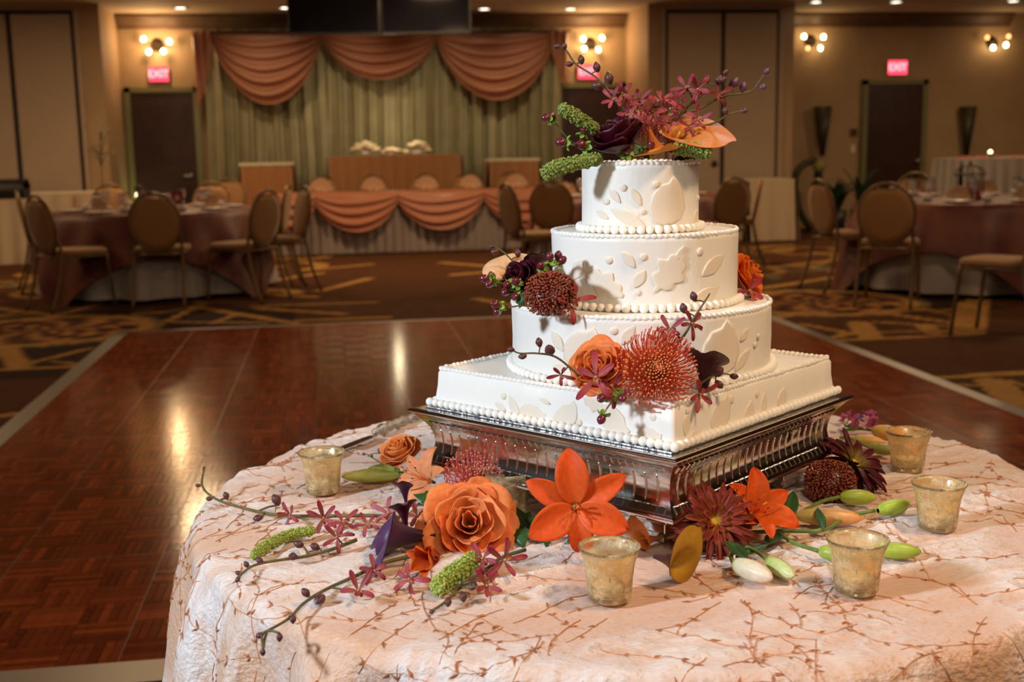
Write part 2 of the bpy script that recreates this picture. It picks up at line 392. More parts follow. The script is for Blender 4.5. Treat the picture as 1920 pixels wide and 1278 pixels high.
# ------------------------------------------------------------------ stage curtain and swags
M_cur = mat('olive_gold_drape', (.29, .25, .14), .55, var=.15, vscale=5); M_swag = mat('copper_satin', (.36, .145, .08), .36, bump=.05, bscale=20)
xa, xb = py(378, 60, 16.2)[0], py(1050, 60, 16.2)[0]
cur = thing('stage_curtain', 'olive gold pleated curtain hanging across the back wall', 'curtain', at(((xa+xb)/2, 16.2, 0)))
npan = 6; pw = (xb-xa)/npan
for k in range(npan):
    r3 = random.Random(20+k); ph = [r3.uniform(0, 6.28) for _ in range(4)]; fr = r3.uniform(4.4, 6.2)
    def fn(u, v, k=k, ph=ph, fr=fr):
        x = xa+pw*(k+u)-(xa+xb)/2; s = .075*math.sin(2*PI*fr*u*.8+ph[0])+.035*math.sin(2*PI*(fr*1.7)*u+ph[1])+.03*math.sin(2*PI*1.3*u+ph[2])
        s *= .55+.45*v; e = min(1, min(u, 1-u)*10); return (x+.01*math.sin(7*v+ph[3]), s*e, 2.84-2.82*v)
    B().grid(fn, 70, 16).obj('curtain_panel', M_cur, cur)
def swag(p0, p1, zt, drop, y, label, m, nf=6, amp=.085, name='curtain_swag', group='copper swags over the curtain', cat='swag', up=.0):
    t = thing(name, label, cat, at(((p0+p1)/2, y, zt)), group); hw = (p1-p0)/2
    def fn(u, v):
        x = 2*u-1; prof = max(0.0, 1-abs(x)**2.0)**.85; gather = .10+.90*prof
        z = -v*(drop*prof+.14*(1-prof))-up*0
        yy = -.06*min(1, v*7)+.022-amp*min(1, v*7)*(math.sin(2*PI*nf*(v**.9)+.6*math.sin(3*x))*(.35+.65*v))*(.45+.55*prof)-.10*prof*v
        return (x*hw*(1-.05*v*(1-prof)), yy, z)
    B().grid(fn, 36, 60).obj('draped_folds', m, t, solid=.004); return t
Yc = 15.98
def X(px, y=Yc): return py(px, 60, y)[0]
zt = py(600, 64, Yc)[2]+.03
t = thing('curtain_rod', 'dark curtain rod carrying the copper swags above the olive curtain', 'curtain rod', at((0, 0, 0)))
B().tube([(xa-.1, Yc-.03, zt-.005), (xb+.1, Yc-.03, zt-.005)], .018, 8).obj('rod', M_bronze, t)
for x in (xa-.05, (xa+xb)/2, xb+.05): B().tube([(x, Yc-.03, zt-.005), (x, YB, zt-.005)], .01, 6).obj('bracket', M_bronze, t)
swag(X(392), X(606), zt, zt-py(510, 196, Yc)[2], Yc, 'left copper satin swag over the olive curtain', M_swag, 6)
swag(X(600), X(820), zt, zt-py(700, 150, Yc)[2], Yc-.02, 'middle copper satin swag over the olive curtain', M_swag, 5)
swag(X(812), X(1043), zt, zt-py(925, 188, Yc)[2], Yc, 'right copper satin swag over the olive curtain', M_swag, 6)
def jabot(px, z1, label, flip):
    t = thing('curtain_jabot', label, 'drape', at((X(px), Yc-.02, zt)), 'copper tails at the curtain ends')
    def fn(u, v):
        L = (.45+.55*(u if flip else 1-u))*z1
        return ((u-.5)*.24*(1-.25*v), -.05-.035*math.sin(2*PI*2.5*u), -v*L)
    B().grid(fn, 30, 14).obj('draped_tail', M_swag, t, solid=.004)
jabot(378, 1.0, 'copper satin tail at the left end of the curtain', False); jabot(1046, .75, 'copper satin tail at the right end of the curtain', True)

# ------------------------------------------------------------------ dance floor
DX0, DX1, DY0, DY1, DZ = -1.48, 3.02, 2.85, 8.50, .012
M_parq = mat('parquet_wood', attr=True, rough=.13, var=.25, vscale=60, bump=.02, bscale=90, spec=.5)
M_alu = mat('aluminium_trim', (.42, .40, .37), .38, .85)
df = thing('dance_floor', 'portable parquet dance floor of reddish brown wood with metal edges', 'dance floor', at((0, 0, 0)))
B().box(DX0, DX1, DY0, DY1, .001, .0085).obj('floor_base', mat('parquet_joint', (.035, .012, .006), .5), df, False)
def ramp(name, pts):
    b = B(); b.add(pts, [(0, 1, 2, 3), (4, 7, 6, 5), (0, 4, 5, 1), (1, 5, 6, 2), (2, 6, 7, 3), (3, 7, 4, 0)]); b.obj('edge_trim', M_alu, df, False)
W_ = .105
for (a, b_, c, d) in (((DX0-W_, DY0-W_), (DX0, DY0), (DX0, DY1), (DX0-W_, DY1+W_)), ((DX1, DY0), (DX1+W_, DY0-W_), (DX1+W_, DY1+W_), (DX1, DY1)),
                      ((DX0-W_, DY0-W_), (DX1+W_, DY0-W_), (DX1, DY0), (DX0, DY0)), ((DX0, DY1), (DX1, DY1), (DX1+W_, DY1+W_), (DX0-W_, DY1+W_))):
    inn = lambda p: .0125 if (DX0 <= p[0] <= DX1 and DY0 <= p[1] <= DY1) else .004
    ramp('edge_trim', [(*p, .0012) for p in (a, b_, c, d)]+[(*p, inn(p)) for p in (a, b_, c, d)])
NPX, NPY = 10, 7; PW, PH = (DX1-DX0)/NPX, (DY1-DY0)/NPY
for i in range(1, NPX): B().box(DX0+i*PW-.002, DX0+i*PW+.002, DY0, DY1, .0086, .0122).obj('panel_seam', M_alu if 0 else mat('seam_metal', (.10, .055, .04), .4, .3), df, False)
for j in range(1, NPY): B().box(DX0, DX1, DY0+j*PH-.002, DY0+j*PH+.002, .0086, .0121).obj('panel_seam', MATS['seam_metal'], df, False)
SX, SY, NS = 3, 6, 6
r4 = random.Random(5); strips = []
palette = [np.array([.250, .050, .017])*f+np.array([.035, .014, .0])*g for f, g in ((1, 0), (.8, .4), (1.2, .6), (.65, 0), (1.0, 1.4), (1.35, 1.2), (.9, .2), (.72, .8))]
for i in range(NPX*SX):
    for j in range(NPY*SY):
        w_, h_ = PW/SX, PH/SY; x0 = DX0+i*w_; y0 = DY0+j*h_; vert = (i+j) % 2
        for k in range(NS):
            if vert: cx, cy, sx, sy = x0+w_*(k+.5)/NS, y0+h_/2, w_/NS, h_
            else: cx, cy, sx, sy = x0+w_/2, y0+h_*(k+.5)/NS, w_, h_/NS
            pp = proj((cx, cy, DZ)); vis = pp[1] < 1252 and 0 < pp[0] < 330+max(0, (1250-pp[1])*.22)
            strips.append((-(pp[1]) if vis else 1e6-pp[1], cx, cy, sx, sy, r4.randrange(8), vert))
strips.sort()
smesh = {}
def strip_box(b, cx, cy, sx, sy, c):
    g = .0006; z1 = DZ; e = .0008
    vs = [(cx+a*(sx/2-g), cy+q_*(sy/2-g), .0086) for a, q_ in ((-1, -1), (1, -1), (1, 1), (-1, 1))]+[(cx+a*(sx/2-g-e), cy+q_*(sy/2-g-e), z1) for a, q_ in ((-1, -1), (1, -1), (1, 1), (-1, 1))]
    b.add(vs, [(4, 5, 6, 7), (0, 1, 5, 4), (1, 2, 6, 5), (2, 3, 7, 6), (3, 0, 4, 7)], None, c)
rest = B()
for n, (_, cx, cy, sx, sy, c, vert) in enumerate(strips):
    if n < 300:
        if (c, vert) not in smesh:
            b = B(); strip_box(b, 0, 0, sx, sy, palette[c]); smesh[(c, vert)] = b.mesh('parquet_strip', M_parq, False)
        o = link('parquet_strip', smesh[(c, vert)], df); o.location = (cx, cy, 0)
    else: strip_box(rest, cx, cy, sx, sy, palette[c]*(.95+.1*r4.random()))
o = rest.obj('parquet_strips', M_parq, df, False); o['kind'] = 'stuff'

# ------------------------------------------------------------------ banquet chairs
M_fab = mat('tan_chair_fabric', (.30, .15, .05), .8, var=.12, vscale=60, sheen=.2); M_fr = mat('chair_frame_bronze', (.17, .105, .045), .42, .55)
def make_chair():
    t = thing('banquet_chair', 'x', 'chair')
    def seat(u, v):
        a = 2*PI*v; e = .5; cx, sy = math.cos(a), math.sin(a); sq = lambda c: math.copysign(abs(c)**e, c)
        rr_ = [0, .9, 1.0, 1.0, .9, 0][int(round(u*5))]; z = [.50, .50, .488, .462, .45, .45][int(round(u*5))]
        return (sq(cx)*.215*rr_, .02+sq(sy)*.215*rr_, z)
    B().grid(seat, 6, 32, cv=True).obj('seat', M_fab, t)
    ZB = .70; tilt = lambda z: -.21-.17*max(0, z-.46)
    ring = [(.205*math.sin(2*PI*k/32), tilt(ZB+.235*math.cos(2*PI*k/32)), ZB+.235*math.cos(2*PI*k/32)) for k in range(33)]
    B().tube(ring, .013, 6, cap=False).obj('back_frame', M_fr, t)
    def back(u, v):
        a = 2*PI*v; sgn = [1, 1, 1, -1, -1, -1][int(round(u*5))]; r_ = [0, .7, .97, .97, .7, 0][int(round(u*5))]; d = [.035, .03, .012, .012, .02, .024][int(round(u*5))]
        z = ZB+.235*r_*math.cos(a); z = min(z, .885); return (.205*r_*math.sin(a), tilt(z)+sgn*d, z)
    B().grid(back, 6, 32, cv=True).obj('backrest', M_fab, t)
    B().tube([(-.075, tilt(.90)+.004, .893), (0, tilt(.90)+.004, .888), (.075, tilt(.90)+.004, .893)], .008, 6).obj('handle_slot', M_fr, t)
    for s in (-1, 1):
        B().tube(smooth_path([(s*.185, tilt(.62), .62), (s*.195, -.205, .47), (s*.20, -.25, .22), (s*.205, -.33, .0)], 4), .013, 6).obj('leg', M_fr, t)
        B().tube(smooth_path([(s*.19, .19, .455), (s*.195, .21, .25), (s*.20, .235, .0)], 4), .013, 6).obj('leg', M_fr, t)
        B().tube([(s*.195, -.21, .44), (s*.19, .19, .44)], .011, 6).obj('seat_rail', M_fr, t)
    for y in (-.215, .195): B().tube([(-.195, y, .44), (.195, y, .44)], .011, 6).obj('seat_rail', M_fr, t)
    return t
chair0 = make_chair(); used = [False]
def chair(pos, face, label, group):
    """pos: floor xy under the backrest top; face: direction the sitter looks"""
    d = np.array(face, float); d /= np.linalg.norm(d); a = math.atan2(d[1], d[0])-PI/2
    p = np.array(pos[:2])+d*.285
    M = at((p[0], p[1], 0), a)
    if not used[0]:
        used[0] = True; chair0.matrix_world = M; chair0['label'] = label; chair0['group'] = group; return
    copy_tree(chair0, M, label, group)
TL = np.array([-1.65, 11.2]); TR = np.array([5.42, 9.45]); TM = np.array([3.0, 11.9])
def top(px, y): return pz(px, y, .945)[:2]
G1 = 'tan oval-back banquet chairs'
FIX = {68: py(64, 355, 9.85)[:2], 285: py(285, 360, 9.82)[:2], 500: (-.56, 10.05), 540: py(540, 345, 11.35)[:2], 578: (-.27, 10.85), 1663: py(1663, 341, 8.32)[:2], 1528: (4.02, 9.45), 1032: py(1032, 336, 10.75)[:2], 1378: py(1378, 333, 10.55)[:2], 1428: py(1428, 329, 11.6)[:2], 45: py(30, 350, 11.4)[:2], 1716: py(1716, 331, 10.75)[:2]}
def face(p, c): return np.array(c)-np.array(p)
for (px, y, c, fx, lab) in (
    (68, 352, TL, (.75, .66), 'tan oval-back chair at the left table, leftmost of its front three'),
    (285, 360, TL, (.05, 1), 'tan oval-back chair at the front of the left table, seen squarely from behind'),
    (500, 356, TL, (-.85, .55), 'tan oval-back chair at the left table, rightmost of its front three'),
    (540, 345, TL, (-1, .15), 'dark-backed chair at the right side of the left table'),
    (578, 348, TL, (-.93, -.35), 'chair seen edge-on beside the left end of the swagged head table'),
    (205, 344, TL, None, 'oval-back chair behind the left table, its top showing left of the menu card'),
    (396, 340, TL, None, 'oval-back chair behind the left table before the small side table'),
    (428, 333, TL, (-.2, -1), 'oval-back chair farthest behind the left table'),
    (45, 350, None, (.95, .3), 'chair at the far left edge beside the front left chair'),
    (1032, 336, TM, (.4, 1), 'oval-back chair left of the cake, seen from behind'),
    (948, 342, TM, (1, .3), 'chair seen edge-on at the right end of the swagged head table'),
    (1378, 333, TM, (-.35, .95), 'dark oval-back chair just right of the top cake tier'),
    (1428, 329, TM, (-.95, .35), 'sunlit tan chair seen edge-on right of the dark oval-back chair'),
    (1528, 337, TR, (1, .12), 'chair seen side-on with its seat toward the right table'),
    (1663, 341, TR, (.55, .83), 'tan oval-back chair at the front of the right table, seen from behind'),
    (1716, 331, TR, None, 'oval-back chair behind the right table near the dark red door'),
    (1975, 352, TR, (-.6, .8), 'chair cut off by the right edge of the picture')):
    p = FIX[px] if px in FIX else top(px, y); chair(p, fx if fx is not None else face(p, c), lab.replace('sunlit', 'bright'), G1)

# ------------------------------------------------------------------ round tables and their settings
M_white = mat('white_linen', (.36, .32, .29), .8, bump=.03, bscale=12); M_burg = mat('burgundy_damask', (.085, .012, .014), .5, col2=(.17, .045, .02), vscale=4)
M_leg = mat('table_leg_steel', (.08, .08, .08), .5, .5)
def round_table(c, R, lab, square_rot):
    t = thing('round_table', 'round banquet table under the cloths '+lab, 'table', at((*c, 0)), 'round guest tables')
    B().lathe([(0, .715), (R, .715), (R, .735), (0, .735)], 48).obj('tabletop', mat('plywood', (.3, .2, .1), .6), t)
    for k in range(4):
        a = PI/4+k*PI/2; B().tube([(R*.5*math.cos(a), R*.5*math.sin(a), .715), (R*.55*math.cos(a), R*.55*math.sin(a), 0)], .02, 8).obj('leg', M_leg, t)
    def skirt(u, v):
        a = 2*PI*v
        if u < .3: r = u/.3*(R+.006); return (r*math.cos(a), r*math.sin(a), .738)
        q_ = (u-.3)/.7; r = R+.012+q_*(.10+.05*math.sin(a*15)+.03*math.sin(a*8+1)); return (r*math.cos(a), r*math.sin(a), .738-q_*.70)
    o = B().grid(skirt, 18, 150, cv=True).obj('white_tablecloth', M_white); o.location = (*c, 0); tag(o, 'white floor-length cloth under the burgundy overlay '+lab, 'tablecloth', 'white floor-length cloths')
    S = R*1.46
    def over(u, v):
        x, y = (2*u-1)*S, (2*v-1)*S; r = math.hypot(x, y); a = math.atan2(y, x)
        if r <= R+.016: return (x, y, .744)
        e = r-R-.016; fl = 1+.10*min(1, e/.4)+.018*math.sin(a*15)*min(1, e/.2); rr_ = R+.020+e*.31+.035*min(1, e/.25)*(1+math.sin(a*15+square_rot*15))*.5
        return (rr_*math.cos(a), rr_*math.sin(a), .744-e*.93)
    o = B().grid(over, 56, 56).obj('table_overlay', M_burg); o.location = (*c, 0); o.rotation_euler.z = square_rot
    tag(o, 'square burgundy and copper overlay draped '+lab, 'tablecloth', 'burgundy overlays')
round_table(TL, .91, 'of the left table', .15); round_table(TR, .91, 'of the right table', .75); round_table(TM, .91, 'of the table hidden behind the cake', .4)

M_nap = mat('peach_napkin', (.60, .40, .26), .8); M_china = mat('white_china', (.68, .62, .58), .3); M_gl = mat('drinking_glass', (.9, .9, .9), .05, trans=.9); M_card = mat('burgundy_card', (.22, .02, .04), .5); M_cardw = mat('card_print', (.6, .45, .4), .6)
def fan_mesh():
    b = B(); n = 14
    def fn(u, v):
        a = PI*(.06+.88*v); r = .02+.105*u; z = (1 if int(round(v*27)) % 2 else -1)*.012*u
        return (math.cos(a)*r*.8, z, .006+math.sin(a)*r)
    b.grid(fn, 5, 28); return b.mesh('fan_napkin', M_nap, False)
MEfan = fan_mesh()
b = B(); b.lathe([(0, .004), (.07, .004), (.085, .012), (.13, .02), (.131, .017), (.08, .002), (0, .0)], 28); MEplate = b.mesh('dinner_plate', M_china)
b = B(); b.lathe([(0, .002), (.03, .002), (.033, .006), (.005, .012), (.005, .07), (.03, .09), (.038, .13), (.033, .17), (.0318, .17), (.0365, .13), (.028, .093), (0, .078)], 18); MEglass = b.mesh('water_glass', M_gl)
b = B(); b.lathe([(0, .0), (.025, .0), (.04, .03), (.042, .06), (.04, .06), (.038, .032), (.023, .005), (0, .005)], 18); b.tube(smooth_path([(.04, 0, .05), (.065, 0, .045), (.06, 0, .02), (.036, 0, .02)], 4), .005, 6); MEcup = b.mesh('coffee_cup', M_china)
def put(name, me, x, y, z, rz, lab, cat, grp):
    o = link(name, me); o.location = (x, y, z); o.rotation_euler.z = rz; return tag(o, lab, cat, grp)
for c, lab, n, off in ((TL, 'left table', 8, .2), (TR, 'right table', 8, .1), (TM, 'table hidden behind the cake', 8, .3)):
    for k in range(n):
        a = off+2*PI*k/n; r = .68
        put('dinner_plate', MEplate, c[0]+r*math.cos(a), c[1]+r*math.sin(a), .7455, 0, 'white dinner plate on the '+lab, 'plate', 'plates on the '+lab)
        put('fan_napkin', MEfan, c[0]+r*math.cos(a), c[1]+r*math.sin(a), .752, a+PI/2, 'peach fan napkin on the '+lab, 'napkin', 'fan napkins on the '+lab)
        put('water_glass', MEglass, c[0]+.50*math.cos(a+.18), c[1]+.50*math.sin(a+.18), .7455, 0, 'clear stemmed water glass on the '+lab, 'glass', 'glasses on the '+lab)
        put('coffee_cup', MEcup, c[0]+.62*math.cos(a+.34), c[1]+.62*math.sin(a+.34), .7455, a, 'white coffee cup on the '+lab, 'cup', 'cups on the '+lab)
def card(x, y, lab):
    t = thing('menu_card', lab, 'menu card', at((x, y, .7455), .1))
    B().box(-.055, .055, -.004, .004, .0, .16).obj('card', M_card, t, False); B().box(-.055, .055, -.03, .03, 0, .008).obj('card_foot', M_card, t, False)
    B().lathe([(0, 0), (.025, 0), (.022, .001), (0, .001)], 6, Matrix.Translation((0, -.0042, .085)) @ Matrix.Rotation(PI/2, 4, 'X')).obj('card_emblem', M_cardw, t, False)
p = pz(333, 388, .745); card(p[0], p[1], 'burgundy menu card standing on the left table')
p = pz(1863, 378, .745); card(p[0], p[1]+.3, 'dark burgundy menu card standing on the right table')
# iron carousel centrepiece on the right table, glass lantern on the left table
M_iron = mat('black_iron', (.02, .018, .016), .5, .5)
t = thing('iron_centrepiece', 'black iron pavilion centrepiece standing on the right table', 'centrepiece', at((*(TR+np.array([-.05, -.02])), .7455)))
B().lathe([(0, 0), (.13, 0), (.13, .012), (0, .012)], 24).obj('base', M_iron, t)
for k in range(6):
    a = k*PI/3+.2; B().tube([(.115*math.cos(a), .115*math.sin(a), .012), (.115*math.cos(a), .115*math.sin(a), .21)], .006, 6).obj('post', M_iron, t)
    B().tube(smooth_path([(.125*math.cos(a), .125*math.sin(a), .21), (.11*math.cos(a), .11*math.sin(a), .25), (.05*math.cos(a), .05*math.sin(a), .275), (0, 0, .285)], 4), .005, 6).obj('roof_rib', M_iron, t)
B().tube([(.125*math.cos(2*PI*k/24), .125*math.sin(2*PI*k/24), .21) for k in range(25)], .007, 6, cap=False).obj('ring', M_iron, t); B().ball((0, 0, .30), (.012, .012, .022)).obj('finial', M_iron, t)
t = thing('glass_lantern', 'small clear glass lantern on the left table before the dark door', 'lantern', at((*(TL+np.array([-.16, .25])), .7455)))
B().lathe([(0, 0), (.05, 0), (.05, .01), (0, .01)], 12).obj('base', M_iron, t); B().lathe([(.042, .01), (.042, .19), (.045, .19), (.045, .01)], 16).obj('glass_cylinder', M_gl, t); B().lathe([(0, .19), (.05, .19), (.05, .2), (0, .215)], 12).obj('lid', M_iron, t)

# ------------------------------------------------------------------ head table, riser, tables on the riser
M_skirt = mat('grey_white_skirt', (.27, .22, .20), .8)
HX0, HX1, HY = -.80, 2.95, 14.32
def pleated(name, x0, x1, y, z0, z1, m, parent, npl, amp=.018):
    n = npl*8
    B().grid(lambda u, v: (x0+(x1-x0)*u, y+amp*math.sin(2*PI*npl*u)*(.4+.6*v)-.01*v, z1+(z0-z1)*v), n, 5).obj(name, m, parent)
t = thing('head_table', 'long head table with pleated pale skirt and copper swags', 'table', at((0, 0, 0)))
B().box(HX0, HX1, HY, HY+.62, .70, .735).obj('tabletop', MATS['plywood'], t, False)
B().box(HX0-.01, HX1+.01, HY-.01, HY+.63, .7355, .745).obj('top_cloth', M_swag, t, False)
pleated('skirt', HX0, HX1, HY-.02, .02, .735, M_skirt, t, 34)
for x in (HX0+.1, (HX0+HX1)/2, HX1-.1):
    for y in (.08, .54): B().tube([(x, HY+y, .70), (x, HY+y, 0)], .018, 6).obj('leg', M_leg, t)
x1, x2, x3 = py(590, 365, HY)[0], py(745, 365, HY)[0], py(905, 365, HY)[0]
for a, b_, lab in ((x1-.5, x1, 'copper swag on the head table, leftmost and mostly behind chairs'), (x1, x2, 'copper swag on the head table, left of the wide middle two'), (x2, x3, 'copper swag on the head table, right of the wide middle two'), (x3, HX1-.06, 'copper swag at the right end of the head table')):
    swag(a-.02, b_+.02, .755, .47, HY-.04, lab, M_swag, 4, .03, 'table_swag', 'copper swags on the head table')
for px in (602, 700, 800, 882, 968):
    p = pz(px, 352, .75); x = py(px, 350, HY+.2)[0]
    put('fan_napkin', MEfan, x, HY+.2, .747, 0, 'peach fan napkin on the swagged head table', 'napkin', 'fan napkins on the head table').scale = (1.5, 1.2, 1.35)
    M = at((x+.02, HY+.50, 0), PI)
    copy_tree(chair0, M, 'tan oval-back chair tucked behind the swagged head table', G1+' behind the head table')
sbox('floor_riser', mat('riser_carpet', (.05, .03, .02), .9), -1.8, 3.6, 15.15, 16.15, 0, .38)
def draped_table(name, cx, cy, hx, hy, z0, z1, m, mtop, lab, cat='table', npl=10):
    t = thing(name, lab, cat, at((cx, cy, z0))); h = z1-z0
    B().box(-hx, hx, -hy, hy, h-.03, h).obj('tabletop', mtop, t, False, .006)
    per = [(-hx, -hy), (hx, -hy), (hx, hy), (-hx, hy)]
    for i in range(4):
        a = np.array(per[i]); b_ = np.array(per[(i+1) % 4]); d = b_-a; nn = np.array([d[1], -d[0]])/np.linalg.norm(d); k = max(2, int(npl*np.linalg.norm(d)))
        B().grid(lambda u, v: (*(a+d*u+nn*(.012+v*.03+.022*(1+math.sin(2*PI*k*u+.8*math.sin(5*u)))*(.3+.7*v)+.05*v*abs(2*u-1)**8)), h-.002-(h-.01)*v), k*8, 5).obj('cloth_side', m, t)
    for sx in (-1, 1):
        for sy in (-1, 1): B().tube([(sx*hx*.9, sy*hy*.9, 0), (sx*hx*.9, sy*hy*.9, h-.03)], .015, 6).obj('leg', M_leg, t)
    return t
M_gold = mat('bronze_satin', (.34, .14, .045), .38, sheen=.3); M_cream = mat('cream_linen', (.66, .58, .40), .8)
yq = 15.5
xa, xb = py(612, 292, yq)[0], py(868, 292, yq)[0]; draped_table('sweetheart_table', (xa+xb)/2, yq+.22, (xb-xa)/2-.03, .22, .38, py(740, 291, yq)[2], M_gold, M_gold, 'copper satin draped table on the riser behind the head table', npl=7)
zt2 = py(740, 291, yq)[2]
for (a, b_, y, lab) in ((447, 553, 312, 'small cream-topped table on the riser, left of the copper draped table'), (912, 1013, 304, 'small cream-topped table on the riser, right of the copper draped table')):
    xa, xb = py(a, y, yq)[0], py(b_, y, yq)[0]; zz = py((a+b_)/2, y-5, yq)[2]
    draped_table('side_table', (xa+xb)/2, yq+.2, (xb-xa)/2-.03, .22, .38, zz, M_gold, M_cream, lab, npl=7)
    B().box(-(xb-xa)/2+.01, (xb-xa)/2-.01, -.25, .25, -.02, .012).obj('cream_topper', M_cream, bpy.context.scene.objects[-1] if 0 else [o for o in C.objects if o.get('label') == lab][0], False).location = (0, 0, zz-.38)
# white flower arrangements on the copper table
M_wf = mat('cream_blossom', (.85, .74, .50), .6, emit=None)
def blossom_mound(p, rx, rz, lab):
    t = thing('flower_arrangement', lab, 'flowers', at(p)); r5 = random.Random(int(p[0]*100)); 
    for k in range(22):
        a = r5.uniform(0, 6.28); e = r5.uniform(0, 1)**.6; b = B()
        for i in range(5):
            b.ball((.028*math.cos(i*1.256), .028*math.sin(i*1.256), 0), (.028, .028, .018), 6, 4)
        b.ball((0, 0, .008), .02, 6, 4)
        o = b.obj('blossom', M_wf, t); o.location = (rx*e*math.cos(a), .10*e*math.sin(a), .03+rz*math.sqrt(max(0, 1-e*e))*r5.uniform(.6, 1))
    B().lathe([(0, .0), (.06, .0), (.08, .05), (.05, .06), (0, .06)], 16).obj('bowl', M_china, t)
for px, rx, rz, lab in ((685, .17, .15, 'cream flower arrangement on the copper table, left of the pair'), (783, .15, .15, 'cream flower arrangement on the copper table, right of the pair'), (735, .10, .06, 'low candle-lit cream blossoms between the two arrangements')):
    blossom_mound((py(px, 290, yq+.25)[0], yq+.25, zt2+.001), rx, rz, lab)
lamp('copper_table_candles', 'POINT', (py(735, 250, yq)[0], yq+.15, zt2+.45), 5, (1, .8, .5), size=.05)
# uplights that wash the wall beside the left door and the curtain
M_can = mat('uplight_can', (.02, .02, .02), .5)
for (x, y, col, e, tz, lab) in ((XL+.25, 16.15, (.85, 1.0, .45), 16, (XL+.25, 16.5, 1.6), 'small black uplight on the floor left of the curtain'), (-1.7, 15.9, (.9, 1.0, .45), 14, (-1.6, 16.5, 1.4), 'small black uplight at the left foot of the curtain'), (3.35, 15.9, (1, .85, .45), 14, (3.0, 16.5, 1.5), 'small black uplight at the right foot of the curtain')):
    t = thing('floor_uplight', lab, 'light', at((x, y, 0))); B().lathe([(0, 0), (.06, 0), (.065, .15), (.055, .15), (.05, .12), (0, .12)], 16).obj('can', M_can, t)
    lamp('uplight_beam', 'SPOT', (x, y, .17), e, col, tz, .03, 1.5, .8)
for x in (-.9, .3, 1.5, 2.7): lamp('curtain_wash', 'SPOT', (x, 14.2, 3.0), 62, (1.0, .82, .52), (x, 16.3, 1.5), .05, 1.1, .9)

# ------------------------------------------------------------------ far left and far right furniture
draped_table('buffet_table', -5.1, 13.4, .95, .35, 0, .80, M_white, M_white, 'white clothed buffet table at the far left edge', npl=6)
t = thing('chafing_dish', 'dark metal serving dish on the far left buffet table', 'serving dish', at((py(8, 335, 13.4)[0], 13.3, .802)))
B().box(-.25, .25, -.15, .15, 0, .10).obj('tray', M_iron, t, False, .01); B().grid(lambda u, v: (-.25+.5*u, .15*math.cos(PI*v), .10+.11*math.sin(PI*v)), 8, 10).obj('roll_lid', M_iron, t); B().tube(smooth_path([(.2, -.14, .18), (.24, -.19, .2), (.28, -.14, .18)], 4), .012).obj('handle', M_iron, t)
draped_table('console_table', -3.55, 14.7, .75, .3, 0, .82, mat('beige_linen', (.5, .38, .26), .8), M_cream, 'beige draped table before the left partition panels', npl=5)
draped_table('draped_table', (py(1400, 340, 14.6)[0]+py(1482, 340, 14.6)[0])/2, 14.8, .30, .3, 0, py(1440, 336, 14.5)[2], MATS['beige_linen'], M_cream, 'cream draped table before the right pier behind the chairs', npl=5)
zt3 = py(1800, 297, 13.5)[2]
draped_table('cocktail_table', (py(1800, 297, 13.5)[0]+1.0), 13.8, 1.0, .35, 0, zt3, M_white, M_white, 'tall white pleated table at the right edge before the wall', npl=6)
t = thing('petal_runner', 'row of pink petals along the tall white table', 'flowers', at((py(1860, 295, 13.5)[0], 13.6, zt3+.001))); r6 = random.Random(8)
for k in range(26): B().ball((r6.uniform(-.42, .42), r6.uniform(-.06, .06), .012), (.022, .018, .012), 6, 4).obj('petal', mat('pink_petal', (.6, .14, .08), .7), t)
t = thing('candle', 'lit candle in a small glass on the tall white table', 'candle', at((py(1858, 295, 13.5)[0], 13.52, zt3+.001)))
B().lathe([(0, 0), (.03, 0), (.035, .06), (.032, .06), (.028, .005), (0, .005)], 16).obj('candle_glass', M_gl, t); B().lathe([(0, .006), (.026, .006), (.026, .035), (0, .035)], 14).obj('wax', M_cream, t); B().ball((0, 0, .062), (.022, .022, .03)).obj('flame', mat('flame', (1, .8, .4), emit=(1, .72, .36), estr=9), t)
# cone planters on the right wall
M_cone = mat('dark_green_metal', (.05, .045, .022), .45, .3)
for px, lab in ((1537, 'dark tapered wall planter left of the far right door'), (1807, 'dark tapered wall planter right of the far right door')):
    p = q(px, 200); p2 = q(px, 292); hh = p[2]-p2[2]; t = thing('wall_planter', lab, 'wall planter', at((p[0], YB-.13, p2[2])), 'tapered wall planters')
    B().lathe([(0, 0), (.035, 0), (.125, hh), (.115, hh), (.03, .02), (0, .02)], 20).obj('cone', M_cone, t); B().box(-.02, .02, .05, .128, hh*.6, hh*.8).obj('bracket', M_cone, t, False)
